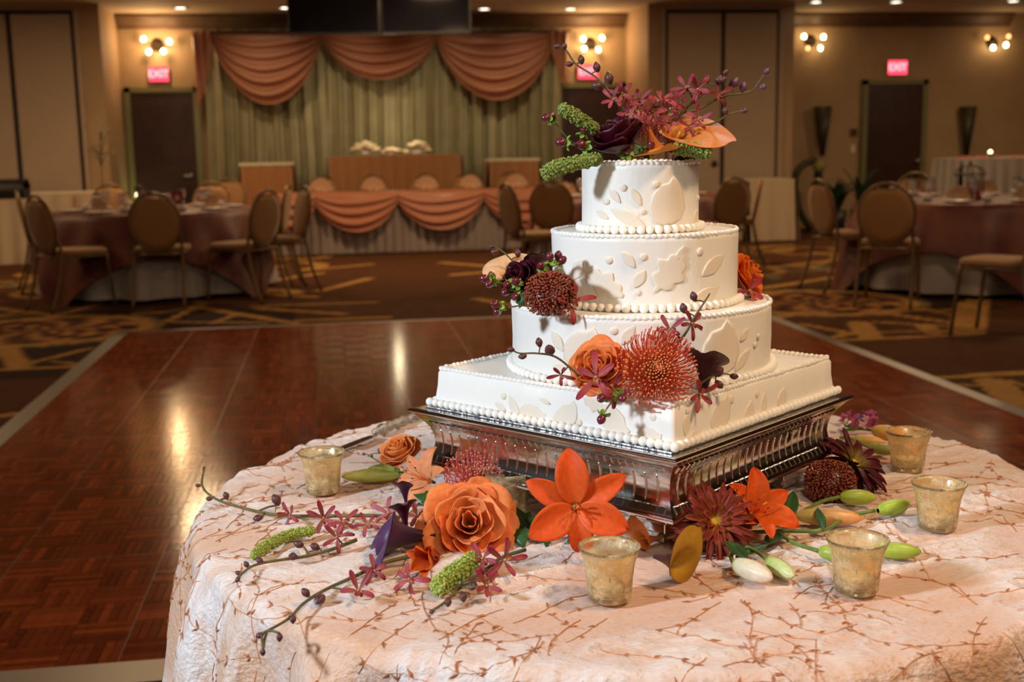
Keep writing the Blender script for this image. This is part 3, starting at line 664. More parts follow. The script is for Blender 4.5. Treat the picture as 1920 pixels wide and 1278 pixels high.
# keypad, floral arch stand and plants by the right wall
p = q(1600, 248); t = thing('wall_keypad', 'small dark wall keypad beside the far right door', 'keypad', at(p)); B().box(-.05, .05, -.03, -.001, -.055, .055).obj('keypad_case', M_crown, t, False, .006)
for i in range(2):
    for j in range(2): B().box(-.035+.04*i, -.005+.04*i, -.034, -.03, -.04+.045*j, -.005+.045*j).obj('key', M_dark, t, False)
p = q(1599, 279); B().box(-.035, .035, -.012, -.001, -.06, .06).obj('light_switch', M_cream, None, False, .004).location = p; tag(C.objects['light_switch'], 'pale light switch plate below the wall keypad', 'switch')
Yp = 15.6
M_leaf2 = mat('dark_foliage', (.025, .05, .018), .5); M_pot = mat('dark_pot', (.02, .02, .022), .4); M_blue = mat('blue_glaze', (.02, .06, .10), .25)
def plant(px, lab, h, potm, n, seed):
    t = thing('potted_plant', lab, 'plant', at((py(px, 400, Yp)[0], Yp, 0))); r7 = random.Random(seed)
    B().lathe([(0, 0), (.09, 0), (.13, .30), (.12, .30), (.11, .26), (0, .26)], 20).obj('pot', potm, t)
    for k in range(n):
        a = r7.uniform(0, 6.28); L = h*r7.uniform(.6, 1); d = r7.uniform(.12, .38)
        def lf(u, v, a=a, L=L, d=d):
            rr_ = d*u**1.6; wd = .05*math.sin(PI*min(1, u*.95+.03))*(2*v-1); z = .26+L*u-.25*L*u**3
            return (rr_*math.cos(a)-wd*math.sin(a), rr_*math.sin(a)+wd*math.cos(a), z-.02*abs(2*v-1))
        B().grid(lf, 9, 3).obj('frond', M_leaf2, t)
plant(1570, 'leafy plant in a dark pot beside the far right door', .62, M_pot, 16, 1); plant(1612, 'arching plant in a blue pot next to the far right door', .85, M_blue, 9, 2)
t = thing('arch_stand', 'dark curved iron stand with a pale green ball on its post', 'plant stand', at((py(1528, 420, Yp)[0], Yp, 0)))
ax = py(1528, 420, Yp)[0]
B().tube(smooth_path([(py(x_, y_, Yp)[0]-ax, 0, max(.0, py(x_, y_, Yp)[2])) for x_, y_ in ((1518, 428), (1498, 390), (1490, 340), (1502, 312), (1530, 298))], 6), .05, 8).obj('curved_arm', M_cone, t)
B().tube([(py(1534, 420, Yp)[0]-ax, 0, 0), (py(1534, 330, Yp)[0]-ax, 0, py(1534, 322, Yp)[2])], .06, 10).obj('post', M_iron, t)
pp = py(1536, 311, Yp); B().ball((pp[0]-ax, 0, pp[2]), .095, 14, 10).obj('ball', mat('pale_green_ball', (.22, .20, .06), .7), t)
# tall pale branch arrangement by the left pier
t = thing('branch_arrangement', 'tall thin branch arrangement with tiny leaves before the left pier', 'plant', at((py(196, 400, 14.0)[0], 14.0, 0))); r8 = random.Random(4)
B().lathe([(0, 0), (.07, 0), (.05, .3), (.06, .5), (.05, .5), (.04, .3), (0, .3)], 14).obj('vase', M_cream, t)
B().tube([(0, 0, .45), (0, 0, .9), (.01, 0, 1.25)], .008, 5).obj('stem', M_crown, t)
for k in range(14):
    a = r8.uniform(0, 6.28); L = r8.uniform(.15, .35); z = r8.uniform(1.15, 1.3); e = (.3*L*2*math.cos(a), .3*L*2*math.sin(a), z+L*r8.uniform(.3, 1.2))
    tw = B().tube(smooth_path([(0, 0, z-.05), (e[0]*.4, e[1]*.4, z+.1), e], 4), .004, 4).obj('twig', M_crown, t)
    for j in range(5):
        s_ = r8.uniform(.3, 1); B().ball((e[0]*s_+r8.uniform(-.02, .02), e[1]*s_, z+(e[2]-z)*s_), (.014, .014, .01), 5, 4).obj('leaf', mat('pale_leaf', (.25, .2, .12), .7), tw)
# ================================================================== cake table and its cloth
TC = np.array([.412, 1.622]); TRAD = .607; TZ = .75
t = thing('cake_table', 'round table hidden under the peach embroidered cloth', 'table', at((*TC, 0)))
B().lathe([(0, TZ-.035), (TRAD-.024, TZ-.035), (TRAD-.020, TZ-.02), (TRAD-.024, TZ-.006), (0, TZ-.006)], 64).obj('tabletop', MATS['plywood'], t)
B().tube([(0, 0, .03), (0, 0, TZ-.035)], .05, 12).obj('pedestal', M_leg, t); B().lathe([(0, 0), (.3, 0), (.3, .02), (.05, .04), (0, .04)], 24).obj('base', M_leg, t)
rs = np.random.RandomState(11)
# crinkle: sum of short ridged waves in cloth coordinates
WK = [(rs.uniform(-1, 1)*130, rs.uniform(90, 330)*rs.choice([-1, 1]), rs.uniform(0, 6.28), rs.uniform(.4, 1)) for _ in range(18)]
WK2 = [(rs.uniform(-28, 28), rs.uniform(-28, 28), rs.uniform(0, 6.28)) for _ in range(8)]
VT = rs.uniform(0, 1, (256, 256))
def vnoise(x, y):
    xi = np.floor(x).astype(int); yi = np.floor(y).astype(int); fx = x-xi; fy = y-yi; fx = fx*fx*(3-2*fx); fy = fy*fy*(3-2*fy)
    g = lambda i, j: VT[i & 255, j & 255]
    return (g(xi, yi)*(1-fx)+g(xi+1, yi)*fx)*(1-fy)+(g(xi, yi+1)*(1-fx)+g(xi+1, yi+1)*fx)*fy
def ridged(x, y): return (1-np.abs(2*vnoise(x, y)-1))**2.2
def crinkle(x, y):
    x = np.asarray(x, float); y = np.asarray(y, float); s = np.hypot(x, y); a = np.arctan2(y, x)
    # wandering stretch direction on the top, straight down on the hanging sides
    wx = x+.05*(vnoise(x*7+3, y*7)-.5); wy = y+.05*(vnoise(x*7+40, y*7+9)-.5)
    c, sn = math.cos(.35), math.sin(.35); u = wx*c+wy*sn; v = -wx*sn+wy*c
    top_ = .55*ridged(u*9+11, v*26+5)+.38*ridged(u*24+31, v*62+3)+.22*ridged(u*60+7, v*130+77)
    q_ = a*TRAD; k_ = s+.02*(vnoise(q_*10, s*6)-.5)
    side = .55*ridged(q_*34+5, k_*7+60)+.38*ridged(q_*70+9, k_*16+20)+.2*ridged(q_*140, k_*40)
    m = np.clip((s-TRAD+.03)/.06, 0, 1); patch = .25+.75*np.clip((vnoise(x*9+60, y*9+20)-.30)*2.6, 0, 1)
    return (top_*(1-m)+side*m)*patch-.25
def crinkle_old(x, y):
    wx = x+.02*np.sin(21*y+1)+.015*np.sin(33*y+8*x); wy = y+.02*np.sin(17*x+2)+.012*np.sin(41*x-9*y)
    s = 0
    for a, b, p, k in WK: s = s+k*(1-np.abs(np.sin(a*wx*.5+b*wy*.5+p)))**2
    m = 0
    for a, b, p in WK2: m = m+np.sin(a*wx+b*wy+p)
    m = .5+.5*np.tanh(m*.55)
    return (s/4.2-.5)*(.35+.9*m)
FOLD = [(27, 1.9, .55), (18, .4, .45), (41, 2.2, .18)]
def cloth(x, y):
    """cloth coordinates (flat, from the table centre) -> world point; beyond the edge the cloth hangs in folds"""
    x = np.asarray(x, float); y = np.asarray(y, float)
    s = np.hypot(x, y)+1e-9; a = np.arctan2(y, x); R = TRAD; rb = .022
    cr = crinkle(x, y)
    e = np.clip(s-R, 0, None); QM = 1.26; arc = rb*QM
    q_ = np.clip(e/arc, 0, 1)*QM
    rr_ = np.minimum(s, R)+rb*np.sin(q_); z = TZ-rb*(1-np.cos(q_))
    d = np.clip(e-arc, 0, None)
    f = sum(k*np.sin(n*a+p+.35*np.sin(3*a+n)) for n, p, k in FOLD)
    f = np.sign(f)*np.abs(f)**.8
    g = d/(d+.10); am = .45+.75*np.exp(-((np.degrees(a)+138+360) % 360-180.0-(-0) if False else ((np.degrees(a)+138+180) % 360-180)/28)**2)+.5*np.exp(-(((np.degrees(a)+40+180) % 360-180)/22)**2)
    rr_ = rr_+d*.04+g*(.030+.050*f*am)+cr*.0075*np.clip(d/.03, 0, 1)
    # pinch lines running up onto the edge
    z = z-d*.96+cr*.0105*np.clip(1-d/.05, 0, 1)-.006*np.clip(f, -1, 0)**2*np.clip((s-R+.05)/.06, 0, 1)*np.clip(1-d/.1, 0, 1)
    return np.stack([TC[0]+rr_*np.cos(a), TC[1]+rr_*np.sin(a), z], -1)
SMAX = TRAD+.76
def ring_radii():
    r = list(np.arange(.0, TRAD-.01, .0042)); r += list(np.arange(TRAD-.01, TRAD+.06, .0035)); r += list(np.arange(TRAD+.06, SMAX, .010)); o_ = [r[0]]
    for q_ in r[1:]:
        if q_-o_[-1] > .0025: o_.append(q_)
    return np.array(o_)
rad = ring_radii(); NA = 1080
Aa = np.linspace(0, 2*PI, NA, endpoint=False)
RR, AA = np.meshgrid(rad, Aa, indexing='ij')
VV = cloth(RR*np.cos(AA), RR*np.sin(AA)).reshape(-1, 3)
b = B(); b.hascol = True; b.v = list(map(tuple, VV)); ck = np.clip(crinkle(RR*np.cos(AA), RR*np.sin(AA)).reshape(-1, 1)*1.7+.30, 0, 1); b.c = list(map(tuple, np.array([[.72, .42, .26]])*(1-ck)+np.array([[.82, .70, .64]])*ck))
ii = np.arange(len(rad)*NA).reshape(len(rad), NA); nx_ = np.roll(ii, -1, 1)
b.f = list(map(tuple, np.stack([ii[:-1], nx_[:-1], nx_[1:], ii[1:]], -1).reshape(-1, 4).tolist()))
M_cloth = mat('peach_crinkled_organza', attr=True, rough=.40, bump=.55, bscale=160, bstretch=(.6, 1.4, 1), sheen=.3, spec=.5)
tcl = tag(b.obj('tablecloth', M_cloth), 'peach crinkled organza cloth with copper vines over the cake table', 'tablecloth')
# embroidered vines and leaves, sewn on the cloth
def embroidery():
    b = B(); lf = B(); r9 = random.Random(12)
    def ribbon(P, wd):
        P = np.array(P); W = cloth(P[:, 0], P[:, 1]); 
        t = np.gradient(P, axis=0); t /= np.linalg.norm(t, axis=1)[:, None]+1e-9; n = np.c_[-t[:, 1], t[:, 0]]*wd
        A = cloth(*(P+n).T); D = cloth(*(P-n).T)
        cen = np.array([TC[0], TC[1], .2]); o = W-cen; o[:, 2] *= np.where(np.hypot(*P.T) < TRAD, 3, .2); o /= np.linalg.norm(o, axis=1)[:, None]
        vs = []
        for i in range(len(P)): vs += [A[i], W[i]+o[i]*.0012, D[i]]
        fs = []
        for i in range(len(P)-1):
            k = 3*i; fs += [(k, k+1, k+4, k+3), (k+1, k+2, k+5, k+4)]
        b.add(vs, fs)
    def leaf(p, ang, L, wd):
        d = np.array([math.cos(ang), math.sin(ang)]); n = np.array([-d[1], d[0]]); pts = [p, p+d*L*.35+n*wd, p+d*L, p+d*L*.35-n*wd, p+d*L*.4]
        q_ = np.array(pts); W = cloth(q_[:, 0], q_[:, 1]); cen = np.array([TC[0], TC[1], .2]); o = W-cen
        o[:, 2] *= 3 if np.hypot(*p) < TRAD else .2; o /= np.linalg.norm(o, axis=1)[:, None]; W = W+o*np.array([.0008, .001, .0008, .001, .0022])[:, None]
        lf.add(W, [(0, 1, 4), (1, 2, 4), (2, 3, 4), (3, 0, 4)])
    for k in range(900):
        s = math.sqrt(r9.uniform(0, 1))*.98; a = r9.uniform(0, 6.28); p = np.array([s*math.cos(a), s*math.sin(a)]); h = r9.uniform(0, 6.28); cv = r9.uniform(-6, 6)
        P = [p.copy()]; n = r9.randint(9, 22)
        for i in range(n):
            cv += r9.uniform(-3.5, 3.5); cv *= .93; h += cv*.006*1.8; p = p+np.array([math.cos(h), math.sin(h)])*.006
            if np.hypot(*p) > SMAX-.02: break
            P.append(p.copy())
            if i % 5 == 3:
                sd = 1 if (i//5) % 2 else -1; leaf(p, h+sd*r9.uniform(.5, .9), r9.uniform(.008, .0135), r9.uniform(.0012, .0021))
                if r9.random() < .35: leaf(p, h-sd*.8, .008, .0014)
        if len(P) > 4: ribbon(P, .00038)
    o = b.obj('embroidered_vines', mat('copper_thread', (.58, .25, .10), .55, var=.25, vscale=300), tcl); o['kind'] = 'stuff'
    o = lf.obj('embroidered_leaves', mat('copper_thread_leaf', (.50, .16, .05), .55, var=.3, vscale=100), tcl, False); o['kind'] = 'stuff'
embroidery()
TT = TZ+.0035           # resting height on the crinkled cloth
def T(px, y, z=None): return pz(px, y, TT if z is None else z)

# ================================================================== silver stand
SCN = np.array([.4152, 1.6245]); TH = math.radians(39.56); SH = .231
M_silver = mat('polished_silver', (.78, .74, .68), .13, 1.0, bump=.02, bscale=200); M_silverd = mat('worn_silver', (.62, .57, .50), .22, 1.0)
st = thing('cake_stand', 'square silver cake stand with fluted flared sides and stepped feet', 'cake stand', at((*SCN, TT), TH))
zz = lambda z: z-TT
PROF = [(.223, .882), (.2305, .8815), (.231, .8785), (.2245, .8745), (.2195, .8685), (.2140, .862), (.2080, .853), (.2045, .842), (.2035, .832), (.2050, .822), (.2090, .812), (.2150, .805), (.2190, .802), (.2190, .798), (.150, .798)]
for k in range(4):
    M = Matrix.Rotation(k*PI/2, 4, 'Z')
    b = B(); vs = [(x*h_, -h_, zz(z)) for h_, z in PROF for x in (-1, 1)]
    b.add(vs, [(2*i, 2*i+1, 2*i+3, 2*i+2) for i in range(len(PROF)-1)], M); b.obj('side_panel', M_silver, st)
b = B(); b.box(-.223, .223, -.223, .223, zz(.876), zz(.882)); b.obj('top_plate', M_silver, st, False)
def prof_at(z):
    for (h0, z0), (h1, z1) in zip(PROF[3:], PROF[4:]):
        if z1 <= z <= z0: return h0+(h1-h0)*((z0-z)/(z0-z1+1e-9))
    return .205
fl = B(); fl.tube([(0, -(prof_at(z)-.0002), zz(z)) for z in np.linspace(.853, .8175, 9)], [.0006, .0014, .0017, .0017, .0017, .0017, .0017, .0014, .0006], 8)
MEfl = fl.mesh('flute', M_silver)
def dent(z0, z1, wd):
    b = B(); vs = []
    for z, o_ in ((z0, 0), (z0+.001, .0022), (z1-.001, .0022), (z1, 0)):
        h_ = prof_at(z)+o_-.0003; ww = wd if o_ else wd+.0008
        vs += [(-ww, -h_, zz(z)), (ww, -h_, zz(z))]
    b.add(vs, [(0, 1, 3, 2), (2, 3, 5, 4), (4, 5, 7, 6), (0, 2, 4, 6), (1, 7, 5, 3)]); return b.mesh('dentil', M_silver, False)
MEd1 = dent(.8560, .8650, .0042); MEd2 = dent(.8055, .8145, .0048)
for k in range(4):
    R_ = Matrix.Rotation(k*PI/2, 4, 'Z')
    for i in range(22):
        x = -.187+.374*i/21; o = link('flute', MEfl, st); o.matrix_local = R_ @ Matrix.Translation((x, 0, 0))
    for i in range(36):
        x = -.198+.396*i/35; o = link('upper_dentil', MEd1, st); o.matrix_local = R_ @ Matrix.Translation((x, 0, 0))
    for i in range(32):
        x = -.198+.396*i/31; o = link('lower_dentil', MEd2, st); o.matrix_local = R_ @ Matrix.Translation((x, 0, 0))
for sx in (-1, 1):
    for sy in (-1, 1):
        b = B(); c_ = .150
        for (h_, z0, z1) in ((.040, .783, .798), (.034, .768, .783), (.028, .7545, .768)):
            b.box(sx*c_-h_, sx*c_+h_, sy*c_-h_, sy*c_+h_, zz(z0), zz(z1))
        b.obj('foot', M_silver, st, False, .002)
b = B(); b.box(-.212, .212, -.212, .212, 0, .0028); o = b.obj('cake_board', mat('foil_board', (.72, .72, .74), .28, 1.0, bump=.4, bscale=90), None, False, .0008)
o.matrix_world = at((*SCN, .8822), TH); tag(o, 'thin silver foil board between the cake and its stand', 'cake board')

# ================================================================== cake
M_ice = mat('ivory_buttercream', (.88, .83, .75), .42, bump=.38, bscale=18, bstretch=(1, 1, .35), sub=.12, spec=.45)
M_fond = mat('ivory_fondant', (.82, .71, .57), .45, sub=.12, spec=.4); M_bead = mat('ivory_icing_bead', (.92, .88, .81), .4, sub=.1)
cake = thing('wedding_cake', 'four-tier ivory wedding cake with fondant leaves and beaded borders', 'cake', at((0, 0, .885)))
CZ = .885
BH0, BH1, BZ0, BZ1 = .2075, .2025, .885, .938; BC = np.array([.4195, 1.6245])
TIERS = {'base': (BC, None, BZ0, BZ1), 3: (np.array([.4262, 1.6245]), .184, .938, 1.0308), 2: (np.array([.432, 1.6245]), .1312, 1.0308, 1.1313), 1: (np.array([.426, 1.6245]), .082, 1.1313, 1.2257)}
ca, sa = math.cos(TH), math.sin(TH)
def sqw(x, y): return (BC[0]+ca*x-sa*y, BC[1]+sa*x+ca*y)
# base tier: square with softly rounded corners
b = B(); n = 28; ring = []
def sqring(h, rc):
    out = []
    for cx_, cy_, a0 in ((1, 1, 0), (-1, 1, PI/2), (-1, -1, PI), (1, -1, PI*1.5)):
        for k in range(5):
            a = a0+PI/2*k/4; out.append((cx_*(h-rc)+rc*math.cos(a), cy_*(h-rc)+rc*math.sin(a)))
        # points along the next side
        nx2, ny2 = {0: (-1, 1), 1: (-1, -1), 2: (1, -1), 3: (1, 1)}[int(round(a0/(PI/2)))]
        p0 = np.array(out[-1]); p1 = np.array([nx2*(h-rc)+rc*math.cos(a0+PI/2), ny2*(h-rc)+rc*math.sin(a0+PI/2)])
        for k in range(1, 16): out.append(tuple(p0+(p1-p0)*k/16))
    return out
prof = [(BH0, BZ0), (BH0-.0008, BZ0+.012), (BH0-.0026, BZ0+.03), (BH1+.001, BZ1-.004), (BH1-.002, BZ1), (BH1-.02, BZ1), (.1, BZ1), (.001, BZ1)]
rng2 = np.random.RandomState(3)
vs = []
for h_, z in prof:
    for (x, y) in sqring(h_, min(.006, h_*.5)):
        wob = .0012*math.sin(x*60+z*90)*math.sin(y*55+z*40) if h_ > .19 else 0
        X_, Y_ = sqw(x*(1+wob/.2), y*(1+wob/.2)); vs.append((X_, Y_, z-CZ+ (0.0008*math.sin(x*70)*math.cos(y*60) if abs(z-BZ1) < 1e-6 else 0)))
m_ = len(sqring(.2, .006))
b.add(vs, [(i*m_+k, i*m_+(k+1) % m_, (i+1)*m_+(k+1) % m_, (i+1)*m_+k) for i in range(len(prof)-1) for k in range(m_)])
tier_o = {'base': b.obj('square_base_tier', M_ice, cake)}
for key, nm in ((3, 'lower_round_tier'), (2, 'middle_round_tier'), (1, 'top_round_tier')):
    c_, r, z0, z1 = TIERS[key]; b = B(); na = 96
    pf = [(r*1.004, z0), (r*1.003, z0+.01), (r, (z0+z1)/2), (r*1.002, z1-.008), (r, z1-.0025), (r-.003, z1), (r*.6, z1), (.001, z1)]
    vs = []
    for rr_, z in pf:
        for k in range(na):
            a = 2*PI*k/na; wv = 1+(.0035*math.sin(5*a+z*60)+.0025*math.sin(11*a-z*90))*(1 if rr_ > r*.9 else 0)
            vs.append((c_[0]+rr_*wv*math.cos(a), c_[1]+rr_*wv*math.sin(a), z-CZ))
    b.add(vs, [(i*na+k, i*na+(k+1) % na, (i+1)*na+(k+1) % na, (i+1)*na+k) for i in range(len(pf)-1) for k in range(na)])
    tier_o[key] = b.obj(nm, M_ice, cake)
# beads: those facing the camera are single pieces, the far ones one part
r10 = random.Random(6)
b = B(); b.ball((0, 0, 0), (.0060, .0060, .0062), 10, 8); MEbead = b.mesh('icing_bead', M_bead)
def beads(key, pts):
    back = B(); par = tier_o[key]
    for (x, y, z, vis) in pts:
        s = r10.uniform(.92, 1.08)
        if vis:
            o = link('icing_bead', MEbead, par); o.location = (x, y, z-CZ); o.scale = (s, s, s*.96)
        else: back.ball((x, y, z-CZ), .006*s, 8, 6)
    o = back.obj('icing_beads', M_bead, par); o['kind'] = 'stuff'
pts = []; N_ = 36; hb = BH0+.0035
for k in range(4):
    for i in range(N_):
        u = -hb+2*hb*i/N_; x, y = [(u, -hb), (hb, u), (-u, hb), (-hb, -u)][k]; X_, Y_ = sqw(x, y); pts.append((X_, Y_, BZ0+.0062, k in (0, 3)))
beads('base', pts)
for key, zo in ((3, .938), (2, 1.0308), (1, 1.1313)):
    c_, r, z0, z1 = TIERS[key]; rr_ = r+.0042; n = int(2*PI*rr_/.0118); d = -c_/np.linalg.norm(c_)
    beads(key, [(c_[0]+rr_*math.cos(2*PI*k/n), c_[1]+rr_*math.sin(2*PI*k/n), z0+.0058, math.cos(2*PI*k/n)*d[0]+math.sin(2*PI*k/n)*d[1] > -.12) for k in range(n)])
# piped shell rims
def shells(key, path, step=.0078):
    b = B(); P = [np.array(p) for p in path]
    L = [0]
    for a, c_ in zip(P[:-1], P[1:]): L.append(L[-1]+np.linalg.norm(c_-a))
    n = int(L[-1]/step)
    for i in range(n):
        s = L[-1]*(i+.5)/n; k = max(j for j in range(len(L)) if L[j] <= s); k = min(k, len(P)-2); t_ = (s-L[k])/(L[k+1]-L[k]); p = P[k]+(P[k+1]-P[k])*t_; d = P[k+1]-P[k]
        a = math.atan2(d[1], d[0]); M = Matrix.Translation(Vector(p)) @ Matrix.Rotation(a, 4, 'Z') @ Matrix.Rotation(.45+r10.uniform(-.15, .15), 4, 'Y') @ Matrix.Rotation(.3, 4, 'Z')
        s_ = r10.uniform(.85, 1.15)
        b.ball((0, 0, 0), (.0054*s_, .0036*s_, .0036*s_), 8, 6, M)
    o = b.obj('piped_shell_rim', M_bead, tier_o[key]); o['kind'] = 'stuff'
h_ = BH1-.003; cor = [sqw(-h_, -h_), sqw(h_, -h_), sqw(h_, h_), sqw(-h_, h_), sqw(-h_, -h_)]
shells('base', [(*p, BZ1+.001-CZ) for p in cor])
for key in (3, 2, 1):
    c_, r, z0, z1 = TIERS[key]; shells(key, [(c_[0]+(r-.002)*math.cos(2*PI*k/72), c_[1]+(r-.002)*math.sin(2*PI*k/72), z1-.0005-CZ) for k in range(73)])
# fondant cut-outs, pressed onto the sides
def hit(key, px, y):
    d = ray(px, y); c_, r, z0, z1 = TIERS[key]
    if r is not None:
        o2 = ORG[:2]-c_; A = d[:2]@d[:2]; Bq = 2*o2@d[:2]; Cq = o2@o2-r*r; D = Bq*Bq-4*A*Cq
        if D < 0: return None
        p = ORG+d*((-Bq-math.sqrt(D))/(2*A)); return ('c', math.atan2(p[1]-c_[1], p[0]-c_[0]), p[2])
    best = None
    for side in (0, 1):      # 0: local y=-h (right-front face), 1: local x=-h (left-front face)
        nrm = np.array([sa, -ca]) if side == 0 else np.array([-ca, -sa])
        t_ = ((BH1+.002)-(ORG[:2]-BC)@nrm)/(d[:2]@nrm); p = ORG+d*t_; rel = p[:2]-BC; tx = np.array([ca, sa]) if side == 0 else np.array([sa, -ca])
        u = rel@tx
        if abs(u) < BH0 and (best is None or t_ > 0) and d[:2]@nrm < 0: best = ('f', side, u, p[2]); 
        if best and abs(u) < BH0: return best
    return best
def outline(kind):
    if kind == 'dot': return [(math.cos(2*PI*k/12), math.sin(2*PI*k/12)) for k in range(12)]
    if kind == 'leaf':
        up = [(-1+2*k/8, .95*math.sin(PI*k/8)**.9*(1-.25*(k/8))) for k in range(9)]; lo = [(-1+2*k/8, -.75*math.sin(PI*k/8)**.9) for k in range(7, 0, -1)]; return up+lo
    if kind == 'petal':
        return [(-1, -.15), (-.8, .45), (-.35, .8), (.2, .95), (.6, .75), (.95, .85), (1.0, .35), (.85, -.2), (.6, -.65), (.1, -.9), (-.4, -.75), (-.8, -.5)]
    if kind == 'oak':
        h = [(-1, .06), (-.75, .10), (-.66, .34), (-.50, .52), (-.34, .50), (-.22, .44), (-.12, .50), (.0, .66), (.20, .74), (.32, .56), (.38, .42), (.50, .44), (.66, .46), (.80, .34), (.84, .16), (1.0, .10)]
        return h+[(x, -y*.92) for x, y in h[::-1]]
def applique(key, px, y, w_, h_, ang, kind, th=.0011):
    H_ = hit(key, px, y)
    if H_ is None: return
    c_, r, z0, z1 = TIERS[key]
    pc = ORG+ray(px, y)*1.6; s = 1.6/FPX*1.02
    ol = outline(kind); a = math.radians(ang); n = len(ol)
    def place(lx, lz, off):
        if H_[0] == 'c':
            fs = abs(math.cos(H_[1]-math.atan2(-c_[1], -c_[0]))); q_ = H_[1]+lx/(r*1.0); rr_ = r*1.003+off
            return (c_[0]+rr_*math.cos(q_), c_[1]+rr_*math.sin(q_), min(max(H_[2]+lz, z0+.002), z1-.003)-CZ)
        _, side, u, z = H_; zc = min(max(z+lz, z0+.004), z1-.004); hh = BH0-.004*(zc-BZ0)/(BZ1-BZ0)+off-.0005
        loc = (u+lx, -hh) if side == 0 else (-hh, -(u+lx)); X_, Y_ = sqw(*loc); return (X_, Y_, zc-CZ)
    P = []
    for (x, yv) in ol:
        x, yv = x*w_/2*s, yv*h_/2*s; P.append((x*math.cos(a)-yv*math.sin(a), x*math.sin(a)+yv*math.cos(a)))
    vs = [place(x, z, -.0005) for x, z in P]+[place(x, z, th) for x, z in P]+[place(x*.9, z*.9, th*1.35) for x, z in P]
    for f in (.6, .3): vs += [place(x*f, z*f, th*(1.25 if kind != 'dot' else 2.2)) for x, z in P]
    vs.append(place(0, 0, th*(1.2 if kind != 'dot' else 2.5)))
    fs = []
    for lv in range(4): fs += [(lv*n+i, lv*n+(i+1) % n, (lv+1)*n+(i+1) % n, (lv+1)*n+i) for i in range(n)]
    fs += [(4*n+i, 4*n+(i+1) % n, 5*n) for i in range(n)]
    nm = {'dot': 'fondant_dot', 'leaf': 'fondant_leaf', 'petal': 'fondant_petal', 'oak': 'fondant_oak_leaf'}[kind]
    B().add(vs, fs).obj(nm, M_fond, tier_o[key])
for a in ((1, 1153, 367, 36, 18, -50, 'leaf'), (1, 1192, 369, 38, 18, -58, 'leaf'), (1, 1169, 352, 13, 13, 0, 'dot'), (1, 1230, 346, 13, 13, 0, 'dot'), (1, 1205, 397, 11, 11, 0, 'dot'), (1, 1137, 378, 16, 11, 0, 'dot'),
          (1, 1178, 410, 78, 30, -27, 'leaf'), (1, 1130, 403, 32, 16, -25, 'leaf'), (1, 1254, 384, 84, 84, 38, 'petal'), (1, 1304, 408, 34, 26, 70, 'leaf'), (1, 1308, 370, 10, 10, 0, 'dot'),
          (2, 1255, 513, 84, 88, 50, 'oak'), (2, 1178, 487, 38, 22, -50, 'leaf'), (2, 1199, 523, 36, 24, 60, 'leaf'), (2, 1338, 497, 70, 34, 30, 'leaf'), (2, 1322, 556, 76, 36, 22, 'leaf'), (2, 1128, 530, 96, 72, -30, 'oak'), (2, 1142, 488, 13, 13, 0, 'dot'), (2, 1206, 482, 13, 13, 0, 'dot'), (2, 1313, 471, 14, 14, 0, 'dot'), (2, 1196, 549, 11, 11, 0, 'dot'), (2, 1085, 505, 50, 36, 50, 'leaf'), (2, 1275, 475, 30, 14, 60, 'leaf'),
          (3, 1352, 662, 100, 92, 40, 'petal'), (3, 1396, 627, 34, 20, 40, 'leaf'), (3, 1392, 674, 60, 26, 40, 'leaf'), (3, 1421, 630, 11, 11, 0, 'dot'), (3, 1415, 646, 11, 11, 0, 'dot'), (3, 1151, 620, 14, 14, 0, 'dot'), (3, 1178, 628, 42, 24, 55, 'leaf'), (3, 1090, 655, 80, 70, 20, 'petal'), (3, 1046, 640, 44, 26, -50, 'leaf'), (3, 1050, 688, 36, 16, 10, 'leaf'), (3, 1232, 625, 34, 20, 40, 'leaf'),
          ('base', 966, 765, 54, 26, -60, 'leaf'), ('base', 940, 762, 30, 16, -20, 'leaf'), ('base', 1000, 778, 62, 42, -20, 'petal'), ('base', 1062, 782, 66, 46, 30, 'petal'), ('base', 1112, 757, 54, 40, -20, 'oak'), ('base', 1150, 790, 70, 52, -50, 'petal'), ('base', 1218, 818, 50, 34, -15, 'petal'), ('base', 1022, 752, 26, 11, -15, 'leaf'), ('base', 945, 742, 13, 13, 0, 'dot'), ('base', 1088, 791, 13, 13, 0, 'dot'), ('base', 1225, 782, 13, 13, 0, 'dot'),
          ('base', 1286, 795, 40, 26, 70, 'leaf'), ('base', 1350, 778, 74, 54, 20, 'petal'), ('base', 1402, 776, 46, 34, 40, 'petal'), ('base', 1430, 758, 50, 26, 75, 'leaf'), ('base', 1464, 748, 40, 34, 30, 'petal'), ('base', 1372, 748, 13, 15, 0, 'dot'), ('base', 1419, 738, 12, 14, 0, 'dot'), ('base', 1290, 770, 12, 12, 0, 'dot'), ('base', 1300, 815, 36, 20, 10, 'leaf')):
    applique(*a)
# ================================================================== flowers
def pmat(name, **k): return mat(name, attr=True, rough=k.pop('rough', .5), transl=k.pop('transl', .22), spec=.3, **k)
M_pet = pmat('flower_petal', var=.16, vscale=160); M_petd = pmat('dark_petal', rough=.38, transl=.06, var=.25, vscale=120)
M_green = mat('stem_green', (.16, .26, .045), .45, var=.25, vscale=80); M_greeny = mat('bud_green', attr=True, rough=.38, var=.15, vscale=120)
M_twig = mat('orchid_stem', (.15, .125, .045), .5, var=.35, vscale=90); M_budm = mat('orchid_bud', (.13, .045, .045), .42, var=.4, vscale=150); M_budp = mat('orchid_bud_purple', (.17, .07, .13), .4, var=.4, vscale=150)
M_ivy = mat('ivy_leaf', (.035, .11, .02), .38, var=.4, vscale=70, transl=.1)
M_pin = mat('pincushion_style', attr=True, rough=.45); M_berry = mat('hypericum_berry', (.16, .022, .035), .22, var=.3, vscale=200, coat=.4); M_sepal = mat('berry_sepal', (.24, .40, .05), .5, transl=.15)
